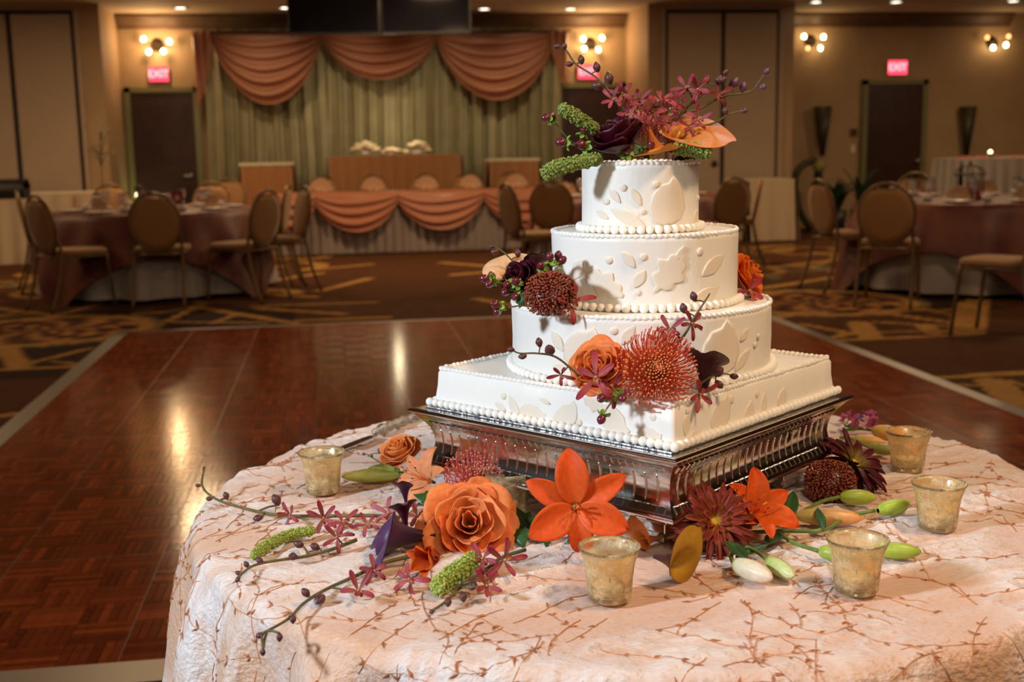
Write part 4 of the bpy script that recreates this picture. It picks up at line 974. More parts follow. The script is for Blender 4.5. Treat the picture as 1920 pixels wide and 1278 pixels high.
M_seed = mat('seed_bead', attr=True, rough=.35, coat=.2); M_millet = mat('millet_green', attr=True, rough=.7)
M_yel = mat('spadix', (.7, .35, .03), .6)
def mixc(a, b, t): t = min(1, max(0, t)); return tuple(a[i]+(b[i]-a[i])*t for i in range(3))
FR = random.Random(99)
ORANGE = ((1.0, .25, .06), (1.0, .34, .10)); ORANGE2 = ((.90, .20, .03), (.95, .33, .07)); PEACH = ((1.0, .40, .13), (1.0, .34, .08))
def petal(b, az, L, W, e0, e1, r0=.0, z0=.0, cup=.3, p=.7, q=.55, ruf=0, curl=0, nu=9, nv=7, c0=(1, 1, 1), c1=(1, 1, 1), rib=0, twist=0, seed=0, cpow=1.0, cg=1.0):
    pk = (p/(p+q))**p*(q/(p+q))**q; n = 24; cl = [(0, 0)]
    for i in range(n):
        u = (i+.5)/n; e = math.radians(e0+(e1-e0)*u**cpow); cl.append((cl[-1][0]+L/n*math.cos(e), cl[-1][1]+L/n*math.sin(e)))
    rr_ = random.Random(seed); ph = rr_.uniform(0, 6.28)
    def fn(u, v):
        u_ = .015+.985*u; i = min(n-1, int(u_*n)); t = u_*n-i; x = cl[i][0]+(cl[i+1][0]-cl[i][0])*t+r0; z = cl[i][1]+(cl[i+1][1]-cl[i][1])*t+z0
        e = math.radians(e0+(e1-e0)*u_**cpow); s = 2*v-1; wd = W*((u_*.97+.015)**p)*((1-u_*.985)**q)/pk
        off = cup*wd*s*s-rib*wd*(1-abs(s))**2+ruf*W*math.sin(ph+u*5+s*4)*abs(s)*u; a = twist*s*u
        return (x-math.sin(e)*off, s*wd*math.cos(cup*.6), z+math.cos(e)*off+a*wd)
    def cf(u, v): return mixc(c0, c1, u*cg)
    return b.grid(fn, nu, nv, M=Matrix.Rotation(az, 4, 'Z'), col=cf)
def rose(p, d, s, lab, cols, dark=False, openness=1.0, seed=1, roll=0.0, grp=None, kind='rose'):
    t = thing(kind, lab, 'rose', orient(p, d, roll), grp); r = random.Random(seed); m = M_petd if dark else M_pet
    layers = [(3, .20, .95, 80, .02, .2), (3, .42, .95, 78, .10, .6), (4, .66, .80, 66, .26, 1.2), (3, .74, .55, 60, .40, 1.6)] if dark else [(3, .15, .98, 75, .02, 0), (4, .27, .98, 68, .06, .2), (5, .42, .90, 62, .12, .5), (5, .58, .80, 58, .24, 1.0), (6, .70, .66, 52, .36, 1.4), (5, .76, .48, 50, .46, 1.7)]
    for li, (n, R, H, ha, fl_, cu) in enumerate(layers):
        for k in range(n):
            az = 2*PI*(k+li*.37)/n+r.uniform(-.15, .15); h = H*r.uniform(.92, 1.06); fw = fl_*openness*r.uniform(.7, 1.3); ph = r.uniform(0, 6.28); ti = r.uniform(-.16, .16); wv = r.uniform(.6, 1.5); c = mixc(cols[0], cols[1], r.uniform(0, 1))
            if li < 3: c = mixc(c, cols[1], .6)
            def fn(u, v, az=az, R=R, h=h, ha=ha, fw=fw, ph=ph, ti=ti, cu=cu, wv=wv):
                x = 2*v-1; hw = math.radians(ha)*(.30+.70*math.sin(PI*(.12+.62*u))); a = az+x*hw
                uu = u*(1-.16*x*x*u-.05*abs(math.sin(3*x+ph))*u); rr_ = R*(.22+.78*math.sin(min(1, uu*1.15)*PI/2))+fw*uu**3+.055*wv*math.sin(3.4*x+ph)*u*u*(.5+cu*.4)
                z = h*uu+ti*x*u-.16*cu*fw*uu**6*2.2*h+.05*wv*math.sin(4*x+ph*2)*u**3
                return (s*rr_*math.cos(a), s*rr_*math.sin(a), s*(z-.35))
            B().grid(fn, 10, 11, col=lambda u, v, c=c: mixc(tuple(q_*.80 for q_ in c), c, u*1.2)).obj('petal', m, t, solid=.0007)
    B().ball((0, 0, -.36*s), (.22*s, .22*s, .14*s), 10, 6).obj('calyx', M_green, t); return t
def calla(p, d, L, R, lab, cin, cout, tipc=None, roll=0, stem=None, spad=True, lip=.5, droop=.35, dark=False, x=(0, 0, 1), two=False):
    t = thing('calla_lily', lab, 'calla lily', orient2(p, d, x))
    def fn(u, v):
        a = (v-.5)*2*PI*1.10; w_ = .5+.5*math.cos(min(PI, abs(a))); fl3 = u**3
        zt_ = .52+.50*w_**1.1; roll_ = max(0, (u-.72)/.28)**2
        rho = R*(.13+.30*u+fl3*(.42+(.35+lip)*w_)+.22*roll_*(.4+w_))*(1+.10*(v-.5))
        z = L*(u*zt_-roll_*(.06+droop*.28*w_))
        tip = max(0, 1-abs(a)/.40)**1.5*max(0, (u-.7)/.3)**2*.55*R
        return ((rho+tip)*math.cos(a), rho*math.sin(a)*(1+.10*u), z-tip*.35+.03*R*math.sin(3*a+1)*fl3)
    mm = M_petd if dark else M_pet
    so = B().grid(fn, 22, 44, col=lambda u, v: mixc(cout, tipc if (tipc and not two) else mixc(cout, cin, .4), max(0, u-.3)*1.3)).obj('spathe', mm, t)
    def fin(u, v):
        x_, y_, z_ = fn(u, v); r_ = math.hypot(x_, y_)+1e-9; k_ = max(.25, 1-.0010/r_*(1.2-u*1.1)); return (x_*k_, y_*k_, z_+.0009*u)
    B().grid(fin, 22, 44, col=lambda u, v: mixc(cin, tipc if tipc else cin, max(0, u-.35)*1.5)).obj('spathe_lining', mm, so)
    if spad: B().tube([(0, 0, L*.12), (0, 0, L*.35), (R*.06, 0, L*.62)], [R*.09, R*.10, R*.05], 8).obj('spadix', M_yel, t)
    if stem:
        Mi = t.matrix_world.inverted(); B().tube(smooth_path([Mi @ Vector(q_) for q_ in [np.array(p)+np.array(Vector(d).normalized())*L*.03]+list(stem)], 5), [.0042]*(5*len(stem)+1), 8).obj('stem', M_green, t)
    return t
def lily(p, d, L, lab, cols, roll=0, e0=62, e1=-35, wid=.20, seed=1, stam=1.0, half=False, cup=.28, elist=None):
    t = thing('lily', lab, 'lily', orient(p, d, roll)); r = random.Random(seed)
    for k in range(6):
        az = k*PI/3+r.uniform(-.1, .1); inner = k % 2; ee = elist[k] if elist else (e0+r.uniform(-6, 6), e1+r.uniform(-18, 18))
        b = B(); petal(b, az, L*r.uniform(.95, 1.05), L*wid*(1.15 if inner else .85), ee[0], ee[1], r0=L*.03, z0=0 if inner else -.002, cup=cup, p=.80, q=.85, ruf=.10, rib=.12, nu=14, nv=9, c0=cols[1], c1=cols[0], seed=seed*10+k, cpow=1.25)
        b.obj('petal', M_pet, t, solid=.0007)
    if stam > 0:
        for k in range(6):
            a = k*PI/3+.3; e = L*.62*stam; q_ = (e*.30*math.cos(a), e*.30*math.sin(a), e*.88)
            st_ = B().tube(smooth_path([(0, 0, 0), (q_[0]*.3, q_[1]*.3, q_[2]*.55), q_], 4), L*.010, 5, col=cols[0]).obj('stamen', M_pin, t)
            B().ball(q_, (L*.018, L*.018, L*.05), 6, 5, col=(.30, .06, .02)).obj('anther', M_pin, st_)
        B().tube([(0, 0, 0), (0, 0, L*.6*stam), (.003, 0, L*.72*stam)], [L*.015, L*.014, L*.03], 6, col=cols[1]).obj('pistil', M_pin, t)
    B().tube([(0, 0, .004), (0, 0, -L*.14)], [L*.06, L*.035], 8).obj('flower_base', M_green, t)
    return t
def bud(parent, p0, p1, rad, c0, c1, name='bud', seed=0):
    p0 = np.array(p0); p1 = np.array(p1); L = np.linalg.norm(p1-p0); b = B()
    prof = [(.30, 0), (.62, .07), (.85, .22), (1, .42), (.95, .60), (.78, .78), (.48, .92), (.18, .99), (.02, 1.0)]
    cs = []; n = 18
    for r_, z in prof: cs += [mixc(c0, c1, z*1.1)]*n
    b.lathe([(rad*r_, L*z) for r_, z in prof], n, None, lambda a, z: 1+.13*abs(math.cos(3*a))*(1 if z > L*.05 else 0)-.10, cs)
    o = b.obj(name, M_greeny, parent); return o, orient(p0, p1-p0, seed)
def lily_bud(p0, p1, rad, c0, c1, lab, stem=None, seed=0):
    d = np.array(p1)-np.array(p0); M = orient(p0, d, seed); t = thing('lily_bud', lab, 'flower bud', M, None)
    bud(t, p0, p1, rad, c0, c1, 'bud', 0)
    if stem:
        Mi = M.inverted(); B().tube(smooth_path([Mi @ Vector(q_) for q_ in stem], 6), .0026, 7).obj('stem', M_green, t)
    return t
def pincushion(p, d, R, lab, cin, cout, n=230, seed=1, spread=1.0, roll=0):
    t = thing('pincushion_flower', lab, 'flower', orient(p, d, roll)); r = random.Random(seed)
    b = B()
    b.ball((0, 0, 0), (R*.38, R*.38, R*.34), 20, 12, col=mixc(cout, (.35, .20, .05), .7)); b.obj('core', M_pin, t)
    b = B()
    for k in range(n):
        f = (k+.5)/n; e = PI/2-f*1.75; a = k*2.39996; ce, se = math.cos(e), math.sin(e); q_ = np.array([ce*math.cos(a), ce*math.sin(a), se]); o_ = np.array([math.cos(a), math.sin(a), 0])
        s0 = q_*np.array([R*.36, R*.36, R*.32]); L = R*(.30+.60*f**.8)*r.uniform(.88, 1.12)
        m1 = s0+q_*L*.5+o_*L*.18*f; up = np.array([0, 0, 1.0]); en = s0+q_*L*(.95-.12*f)*spread+up*L*(.25+.35*f)*(.6 if f < .3 else 1)-o_*L*.06*f
        P = smooth_path([s0, m1, en], 4); c = mixc(cin, cout, f*1.3)
        b.tube(P, .00075, 4, col=c, cap=False); b.ball(P[-1], (.0013, .0013, .0016), 5, 4, col=mixc(c, (.95, .45, .25), .35))
    o = b.obj('styles', M_pin, t); o['kind'] = 'stuff'
    for k in range(90):
        pass
    b = B()
    for k in range(150):
        f = (k+.5)/150; e = PI/2-f*1.0; a = k*2.39996+1; q_ = np.array([math.cos(e)*math.cos(a), math.cos(e)*math.sin(a), math.sin(e)])
        b.tube([q_*R*.34, q_*R*(.40+.06*r.random())], .0012, 4, col=mixc((.55, .32, .08), cin, r.random()*.6))
    o = b.obj('young_styles', M_pin, t); o['kind'] = 'stuff'; return t
def mum(p, d, R, lab, c_in, c_out, seed=1, roll=0, layers=((18, 1.0, 0, -42), (19, .97, 12, -26), (19, .88, 28, -8), (16, .68, 48, 14), (10, .40, 62, 40)), eye=(.70, .50, .03), wid=.075):
    t = thing('chrysanthemum', lab, 'chrysanthemum', orient(p, d, roll)); r = random.Random(seed)
    for li, (n, f, e0, e1) in enumerate(layers):
        for k in range(n):
            az = 2*PI*(k+.5*(li % 2))/n+r.uniform(-.12, .12); b = B(); L = R*f*r.uniform(.85, 1.08); c = mixc(c_out, tuple(q_*.6 for q_ in c_out), r.random()*.7)
            cc0 = mixc(c_in, c, .15 if li > 1 else .5)
            petal(b, az, L, R*wid*r.uniform(.85, 1.15), e0+r.uniform(-8, 8), e1+r.uniform(-22, 16), r0=R*.05, z0=R*(.015*li), cup=.55, p=.5, q=.42, ruf=.1, nu=8, nv=5, c0=cc0, c1=c, seed=k+50*li, cg=1.7)
            b.obj('petal', M_pet, t, solid=.0005)
    b = B(); b.ball((0, 0, R*.07), (R*.15, R*.15, R*.08), 12, 8, col=eye)
    for k in range(40):
        a = k*2.4; f = math.sqrt(k/40)*R*.15; b.ball((f*math.cos(a), f*math.sin(a), R*.13-f*.25), R*.018, 5, 4, col=mixc(eye, (.45, .5, .05), r.random()))
    b.obj('flower_centre', M_pin, t); return t
def seed_dome(p, d, R, lab, n=420, col=((.40, .10, .03), (.16, .03, .02)), seed=1, zs=.7):
    t = thing('seed_cluster', lab, 'seed head', orient(p, d)); r = random.Random(seed)
    B().ball((0, 0, 0), (R*.90, R*.90, R*zs*.88), 18, 12, col=tuple(q_*.5 for q_ in col[1])).obj('core', M_seed, t)
    b = B()
    for k in range(n):
        f = (k+.5)/n; e = math.asin(1-1.35*f); a = k*2.39996+r.uniform(-.1, .1); lump = 1+.06*math.sin(3*a)*math.sin(4*e); q_ = (R*lump*math.cos(e)*math.cos(a), R*lump*math.cos(e)*math.sin(a), R*zs*lump*math.sin(e))
        b.ball(q_, R*.052*r.uniform(.8, 1.15), 6, 5, col=mixc(col[0], col[1], r.random()))
    o = b.obj('seeds', M_seed, t); o['kind'] = 'stuff'; return t
def millet(pts, rad, lab, seed=1, col=((.34, .40, .09), (.16, .23, .045))):
    P = smooth_path(pts, 8); t = thing('green_millet', lab, 'millet spike', at(P[0])); r = random.Random(seed); m = len(P)
    P = [q_-np.array(pts[0]) for q_ in P]
    R_ = [rad*(.72+.28*math.sin(PI*(.1+.8*i/(m-1))))*(1 if 0 < i < m-1 else .4) for i in range(m)]
    B().tube(P, [q_*.84 for q_ in R_], 10, col=col[1]).obj('core', M_millet, t)
    b = B(); n = int(620)
    for k in range(n):
        s = r.random()*(m-1); i = min(m-2, int(s)); f = s-i; c_ = P[i]+(P[i+1]-P[i])*f; d = P[i+1]-P[i]; d = d/np.linalg.norm(d); x = np.cross(d, (0, 0, 1.0)); x /= np.linalg.norm(x)+1e-9; y = np.cross(x, d)
        a = r.uniform(0, 6.28); rr_ = (R_[i]+(R_[i+1]-R_[i])*f)*(.92+.10*math.sin(s*2.4+2*a)); b.ball(c_+(x*math.cos(a)+y*math.sin(a))*rr_, rad*.15*r.uniform(.7, 1.2), 5, 4, col=mixc(col[0], col[1], r.random()))
    o = b.obj('seed_bristles', M_millet, t); o['kind'] = 'stuff'; return t
ORC = ((.27, .012, .03), (.46, .045, .075))
def orchid_parts(parent, p, d, s, roll=0, cols=ORC, seed=0):
    """a bloom as one part (its lip) with petals below it"""
    r = random.Random(seed+3); Mi = parent.matrix_world.inverted() if parent is not None else Matrix.Identity(4); M = Mi @ orient(p, d, roll)
    b = B(); petal(b, -PI/2, s*.42, s*.13, 60, -30, cup=.9, p=.6, q=.4, nu=7, nv=5, c0=(.75, .45, .15), c1=cols[0], seed=seed)
    b.ball((0, 0, s*.10), (s*.07, s*.07, s*.12), 8, 6, col=(.75, .40, .25))
    lip = b.obj('orchid_bloom', M_pet, parent); lip.matrix_local = M
    for k, az in enumerate((PI/2, PI/2+1.15, PI/2-1.15, -PI/2+.62, -PI/2-.62)):
        b = B(); c = mixc(cols[0], cols[1], r.random()); petal(b, az+r.uniform(-.12, .12), s*r.uniform(.8, 1.2), s*.135, 38+r.uniform(-25, 30), -5+r.uniform(-55, 60), r0=s*.03, cup=.35, p=.85, q=.42, ruf=.15, nu=9, nv=5, c0=mixc(c, (.85, .45, .35), .25), c1=c, seed=seed+k)
        b.obj('petal', M_pet, lip, solid=.0005)
    return lip
def orchid_bloom(p, d, s, lab, roll=0, cols=ORC, seed=0, grp=None):
    t = thing('orchid', lab, 'orchid', orient(p, d, roll), grp); orchid_parts(t, p, d, s, roll, cols, seed)
    B().tube([(0, 0, 0), (0, .002, -s*.25), (0, .006, -s*.45)], s*.03, 5).obj('stalk', M_twig, t); return t
def spray(pts, lab, buds=(), blooms=(), rad=.0023, twigs=(), mb=None):
    """pts: 3-D stem path; buds: (node, tip, radius); blooms: (point, dir, size, roll)"""
    P = smooth_path(pts, 6); t = thing('orchid_spray', lab, 'orchid spray', at(P[0])); o0 = np.array(P[0]); m = len(P)
    B().tube([q_-o0 for q_ in P], [rad*(1-.45*i/(m-1)) for i in range(m)], 7).obj('stem', M_twig, t)
    for tw in twigs: B().tube([np.array(q_)-o0 for q_ in smooth_path(tw, 4)], rad*.6, 6).obj('twig', M_twig, t)
    for i, (c_, dirv, rad_) in enumerate(buds):
        c_ = np.array(c_); k = min(range(m), key=lambda j: np.linalg.norm(np.array(P[j])-c_)); n_ = np.array(P[k]); d = np.array(dirv, float) if dirv is not None else c_-n_
        d = d/(np.linalg.norm(d)+1e-9); bs = c_-d*rad_*1.2
        b = B(); pr_ = [(.0, -1.35), (.45, -1.15), (.85, -.5), (1, 0), (.85, .6), (.45, 1.15), (.05, 1.45)]
        b.lathe([(rad_*a, rad_*z) for a, z in pr_], 10, None, lambda a, z: 1+.07*math.cos(3*a)); o = b.obj('bud', mb or M_budm, t); o.matrix_local = Matrix.Translation(Vector(-o0)) @ orient(c_, d)
        if np.linalg.norm(bs-n_) > rad_*.6: B().tube([q_-o0 for q_ in smooth_path([n_, (n_+bs)/2+np.array([0, 0, .0015]), bs], 4)], rad*.55, 5).obj('bud_stalk', M_twig, t)
    for i, (p, d, s, roll) in enumerate(blooms):
        lip = orchid_parts(t, p, d, s, roll, seed=i+int(abs(p[0])*1000)); P_ = np.array(p); k = min(range(m), key=lambda j: np.linalg.norm(np.array(P[j])-P_))
        B().tube([np.array(P[k])-o0, P_-o0], rad*.5, 5).obj('bud_stalk', M_twig, t)
    return t
def berries(stem, items, lab, r=.0048):
    """items: (centre, dir) ; stem: 3-D path"""
    P = smooth_path(stem, 5); o0 = np.array(P[0]); t = thing('berry_sprig', lab, 'berry sprig', at(o0)); m = len(P)
    B().tube([q_-o0 for q_ in P], .0011, 6).obj('stem', mat('berry_stem', (.14, .10, .035), .5), t)
    for (c_, d) in items:
        c_ = np.array(c_); d = np.array(d, float); d /= np.linalg.norm(d); k = min(range(m), key=lambda j: np.linalg.norm(np.array(P[j])-(c_-d*r*2.5)))
        M = Matrix.Translation(Vector(-o0)) @ orient(c_, d)
        b = B(); b.lathe([(0, -r*1.05), (r*.7, -r*.8), (r, 0), (r*.85, r*.65), (r*.4, r*1.15), (.0002, r*1.35)], 12); o = b.obj('berry', M_berry, t); o.matrix_local = M
        sp = B()
        for q_ in range(5): petal(sp, q_*1.256, r*1.5, r*.62, -10, -40, r0=r*.2, z0=-r*1.0, cup=.3, p=.5, q=.45, nu=5, nv=4)
        so = sp.obj('sepals', M_sepal, t); so.matrix_local = M
        B().tube([np.array(P[k])-o0, c_-d*r*1.0-o0], .0008, 5).obj('berry_stalk', MATS['berry_stem'], t)
    return t
def ivy(p, leaves, lab):
    t = thing('ivy_sprig', lab, 'leaf sprig', at(p)); p = np.array(p)
    for i, (c_, n_, s, roll) in enumerate(leaves):
        c_ = np.array(c_); ol = [(0, -.55), (.30, -.62), (.50, -.40), (.85, -.30), (.55, .02), (.62, .30), (.32, .32), (0, 1.0), (-.32, .32), (-.62, .30), (-.55, .02), (-.85, -.30), (-.50, -.40), (-.30, -.62)]
        vs = [(0, 0, .0)]+[(x*s*.6, y*s*.6, -.10*s*abs(x)+.06*s*math.sin(3*y)) for x, y in ol]+[(x*s*.33, y*s*.33, .02*s-.03*s*abs(x)) for x, y in ol]; n = len(ol)
        fs = [(1+k, 1+(k+1) % n, 1+n+(k+1) % n, 1+n+k) for k in range(n)]+[(1+n+k, 1+n+(k+1) % n, 0) for k in range(n)]
        b = B(); b.add(vs, fs); o = b.obj('leaf', M_ivy, t, solid=.0006); o.matrix_local = Matrix.Translation(Vector(-p)) @ orient(c_, n_, roll)
        B().tube([(0, 0, 0), (c_-p)*.6+np.array([0, 0, .002]), c_-p], .0011, 5).obj('leaf_stalk', M_green, t)
    return t
def leaf_blade(p0, p1, wd, lab, up=(0, 0, 1), col=(.05, .15, .025)):
    p0 = np.array(p0); d = np.array(p1)-p0; L = np.linalg.norm(d); t = thing('lily_leaf', lab, 'leaf', orient(p0, d))
    def fn(u, v): s = 2*v-1; w_ = wd*math.sin(PI*(.03+.96*u))**.8; return (s*w_, abs(s)*w_*.35+.12*L*u*u, L*u)
    B().grid(fn, 10, 5).obj('blade', M_ivy, t, solid=.0006); return t

# votive glasses
M_vot = bpy.data.materials.new('mercury_glass'); M_vot.use_nodes = True
nt = M_vot.node_tree; N = nt.nodes; L = nt.links; b_ = N['Principled BSDF']
b_.inputs['Base Color'].default_value = (.98, .82, .50, 1); b_.inputs['Transmission Weight'].default_value = .9; b_.inputs['Roughness'].default_value = .12
tcn = N.new('ShaderNodeTexCoord'); nz = N.new('ShaderNodeTexNoise'); nz.inputs['Scale'].default_value = 70; nz.inputs['Detail'].default_value = 8; nz.inputs['Roughness'].default_value = .7; L.new(tcn.outputs['Object'], nz.inputs['Vector'])
mr = N.new('ShaderNodeMapRange'); mr.inputs[1].default_value = .46; mr.inputs[2].default_value = .72; L.new(nz.outputs['Fac'], mr.inputs[0])
p2 = N.new('ShaderNodeBsdfPrincipled'); p2.inputs['Base Color'].default_value = (.86, .72, .42, 1); p2.inputs['Metallic'].default_value = .30; p2.inputs['Roughness'].default_value = .32
ms = N.new('ShaderNodeMixShader'); L.new(mr.outputs[0], ms.inputs[0]); L.new(b_.outputs[0], ms.inputs[1]); L.new(p2.outputs[0], ms.inputs[2]); L.new(ms.outputs[0], N['Material Output'].inputs[0])
M_wax = mat('candle_wax', (.85, .78, .62), .5, sub=.3)
def votive(px, y, lab, s=1.0):
    p = T(px, y); t = thing('votive_holder', lab, 'votive', at(p), 'gold mercury glass votives')
    out = [(0, 0), (.0225, 0), (.0245, .0025), (.0250, .010), (.0262, .028), (.0285, .044), (.0325, .056), (.0345, .0605), (.0338, .0615), (.0315, .057), (.0272, .044), (.0248, .028), (.0235, .010), (.0215, .006), (0, .006)]
    B().lathe([(r*s, z*s) for r, z in out], 40, None, lambda a, z: 1+.012*math.sin(2*a+z*40)).obj('glass', M_vot, t)
    c_ = B().lathe([(0, .0062), (.0175, .0062), (.0175, .017), (.016, .0185), (0, .018)], 20).obj('tea_light', M_wax, t)
    B().tube([(0, 0, .018), (.0005, 0, .024)], .0006, 5).obj('wick', M_iron, c_)
votive(606, 921, 'gold votive glass at the far left beside the cake knife'); votive(1143, 1121, 'gold votive glass at the front of the table below the orange lily'); votive(1605, 1106, 'gold votive glass with pale wax among the green lily buds')
votive(1757, 989, 'gold votive glass rightmost on the table'); votive(1701, 880, 'gold votive glass at the back right beside the orange lily bud'); votive(955, 962, 'clear gold votive glass half hidden behind the large orange rose')
# cake knife
k0, k1, k2 = T(775, 790), T(700, 822), T(568, 873); dk = (k2-k0); dk[2] = 0; dk /= np.linalg.norm(dk); nk = np.array([-dk[1], dk[0], 0])
t = thing('cake_knife', 'silver cake knife with ornate ribbed handle at the left of the stand', 'cake knife', at(k1))
LB = np.linalg.norm((k2-k1)[:2]); LH = np.linalg.norm((k1-k0)[:2])
b = B(); prof = [(0, -.008, .010), (LB*.1, -.010, .011), (LB*.6, -.011, .012), (LB*.85, -.008, .012), (LB, .006, .010)]
vs = []
for s_, lo, hi in prof:
    for o_ in ((lo, .0035), (hi, .0045), (hi, .0065), (lo, .0045)): vs.append(dk*s_+nk*o_[0]+np.array([0, 0, o_[1]+.0005]))
b.add(vs, [(i*4+j, i*4+(j+1) % 4, i*4+4+(j+1) % 4, i*4+4+j) for i in range(4) for j in range(4)]+[(3, 2, 1, 0), (16, 17, 18, 19)]); b.obj('blade', mat('knife_steel', (.62, .55, .45), .15, 1.0), t, False)
hp = []; hr = []
for i in range(41):
    f = i/40; hp.append(-dk*(LH+.05)*f+np.array([0, 0, .0105+.0*f])); hr.append((.0055+.0028*math.sin(PI*f)**.5+.0014*math.sin(f*52)*(f > .08)+(.0022 if .10 < f < .2 else 0))*(1 if 0 < i < 40 else .3))
B().tube(hp, hr, 14).obj('handle', mat('antique_silver', (.62, .58, .50), .25, 1.0, bump=.5, bscale=220), t)

# ------------------------------------------------------------------ cake-top arrangement
TOPZ = 1.2257
def A(px, y, Y=1.60): return py(px, y, Y)
U = lambda a, b, c: tuple(V(a, b, c))
BURG = ((.045, .004, .010), (.07, .005, .014))
rose(A(1158, 262, 1.575), U(-.35, .85, .30), .047, 'dark burgundy rose in the centre of the cake-top flowers', BURG, True, .35, 4, roll=.6)
pincushion(A(1208, 258, 1.625), U(.1, 1, -.05), .040, 'coral pincushion flower standing behind the burgundy rose on the cake top', (.80, .20, .14), (.75, .22, .16), 150, 3)
calla(A(1217, 243, 1.57), U(.25, -.90, .34), .052, .023, 'small orange calla lily facing front in the cake-top flowers', (.72, .27, .03), (.62, .16, .03), (.86, .36, .04), x=U(.3, -.1, 1), lip=.25)
calla(A(1256, 284, 1.59), U(.34, .86, .38), .052, .028, 'large orange calla lily opening to the right on the cake top', (.72, .24, .04), (.45, .07, .05), (.85, .32, .06), x=U(1, -.12, -.1), lip=.95, droop=.15)
millet([A(1120, 246, 1.58), A(1085, 222, 1.57), A(1049, 200, 1.565)], .0095, 'green millet spike pointing up left on the cake top', 1)
millet([A(1128, 296, 1.56), A(1080, 306, 1.555), A(1040, 316, 1.55), A(1017, 330, 1.55)], .0105, 'long green millet spike drooping over the left rim of the top tier', 2)
millet([A(1262, 276, 1.545), A(1300, 281, 1.54), A(1334, 287, 1.535)], .0105, 'short green millet spike pointing right on the cake top', 3)
seed_dome(A(1285, 300, 1.60), U(0, 1, .2), .018, 'small burgundy seed cluster low in the cake-top flowers', 150, ((.20, .015, .03), (.08, .005, .015)), 2)
Yt = 1.60
spray([A(1190, 232, Yt), A(1160, 195, Yt), A(1124, 150, Yt), A(1080, 120, Yt), A(1062, 95, Yt), A(1046, 88, Yt)], 'orchid bud branch reaching high to the left above the cake',
      [(A(1044, 87, Yt), U(-.9, .3, 0), .0034), (A(1058, 87, Yt), U(.1, 1, 0), .0038), (A(1068, 120, Yt), U(-1, -.1, 0), .0040), (A(1090, 112, Yt), U(-.1, 1, 0), .0048), (A(1119, 126, Yt), U(-.2, 1, 0), .0054), (A(1142, 147, Yt), U(-.2, 1, 0), .0066), (A(1120, 161, Yt), U(-.8, .2, 0), .0062)],
      [(A(1165, 175, Yt-.01), U(.1, .2, 1), .022, .3), (A(1150, 187, Yt-.01), U(-.5, .2, 1), .020, 2.0), (A(1185, 200, Yt-.01), U(.2, .4, 1), .022, 1.0)], .0020)
spray([A(1235, 250, Yt), A(1275, 215, Yt), A(1310, 205, Yt+.01), A(1352, 182, Yt+.01), A(1390, 175, Yt+.01), A(1412, 168, Yt+.01), A(1432, 140, Yt+.01)], 'orchid bud branch reaching far right above the cake',
      [(A(1437, 134, Yt+.01), U(.6, .8, 0), .0040), (A(1430, 163, Yt+.01), U(1, .1, 0), .0040), (A(1376, 155, Yt+.01), U(.7, .6, 0), .0065), (A(1393, 163, Yt+.01), U(.3, 1, 0), .0056)], [(A(1345, 178, Yt), U(.3, .1, 1), .020, 1.3)], .0020, mb=M_budp)
spray([A(1245, 245, Yt), A(1290, 200, Yt), A(1322, 172, Yt), A(1345, 153, Yt), A(1360, 140, Yt)], 'orchid branch with red blooms and buds at the upper right of the cake',
      [(A(1326, 148, Yt), U(0, 1, 0), .0046), (A(1348, 150, Yt), U(.3, .8, 0), .0056), (A(1360, 136, Yt), U(.5, .8, 0), .0038), (A(1355, 149, Yt-.004), U(.8, .2, .2), .0042)],
      [(A(1308, 168, Yt-.005), U(-.2, .2, 1), .026, .5), (A(1288, 165, Yt-.005), U(-.6, .3, .7), .022, 1.8), (A(1275, 195, Yt-.005), U(-.3, 0, 1), .017, .2)], .0020)
spray([A(1300, 240, 1.59), A(1340, 230, 1.59), A(1365, 215, 1.59), A(1392, 207, 1.59)], 'short orchid twig with small buds above the large orange calla',
      [(A(1360, 208, 1.59), U(-.2, 1, 0), .0042), (A(1395, 208, 1.59), U(1, .1, 0), .0036)], [], .0017)
for i, (px, y, d, s, ro) in enumerate(((1240, 190, (-.1, .6, .8), .026, .3), (1200, 192, (-.3, .5, .8), .022, 1.4), (1222, 210, (.2, .3, 1), .024, 2.6), (1255, 205, (.4, .5, .8), .022, .8), (1250, 228, (.3, .1, 1), .020, 1.9), (1182, 215, (-.3, .2, 1), .020, .5), (1308, 225, (.1, .4, .9), .020, 1.1), (1295, 238, (-.1, .2, 1), .018, 2.2))):
    labs = ('raised highest behind the pincushion', 'just left of centre above the burgundy rose', 'in the middle above the coral styles', 'right of the centre', 'low in the centre by the calla', 'left beside the tall bud branch', 'above the large orange calla', 'behind the rim of the large calla')
    orchid_bloom(A(px, y, 1.595-.003*i), U(*d), s, 'red orchid bloom on the cake top, '+labs[i], ro, seed=i*7+1)
berries([A(1130, 285, 1.585), A(1075, 268, 1.58), A(1048, 238, 1.58), A(1035, 226, 1.58)], [(A(1024, 221, 1.58), U(-1, .2, 0)), (A(1035, 219, 1.585), U(-.3, .9, 0)), (A(1095, 244, 1.575), U(.3, .8, .3))], 'berry sprig reaching upper left of the cake top', .0056)
berries([A(1130, 288, 1.575), A(1095, 276, 1.57), A(1065, 270, 1.57)], [(A(1053, 267, 1.57), U(-1, .1, .1)), (A(1090, 272, 1.568), U(-.6, .3, .4))], 'berry sprig with one large berry at the left of the cake top', .0068)
berries([A(1200, 292, 1.57), A(1190, 290, 1.565), A(1178, 288, 1.56)], [(A(1176, 282, 1.555), U(-.1, .6, .8))], 'single berry with pale sepals at the foot of the burgundy rose', .0062)
berries([A(1215, 295, 1.57), A(1218, 285, 1.56), A(1221, 278, 1.556)], [(A(1220, 273, 1.55), U(0, .6, .8))], 'single berry beside the small orange calla', .0062)
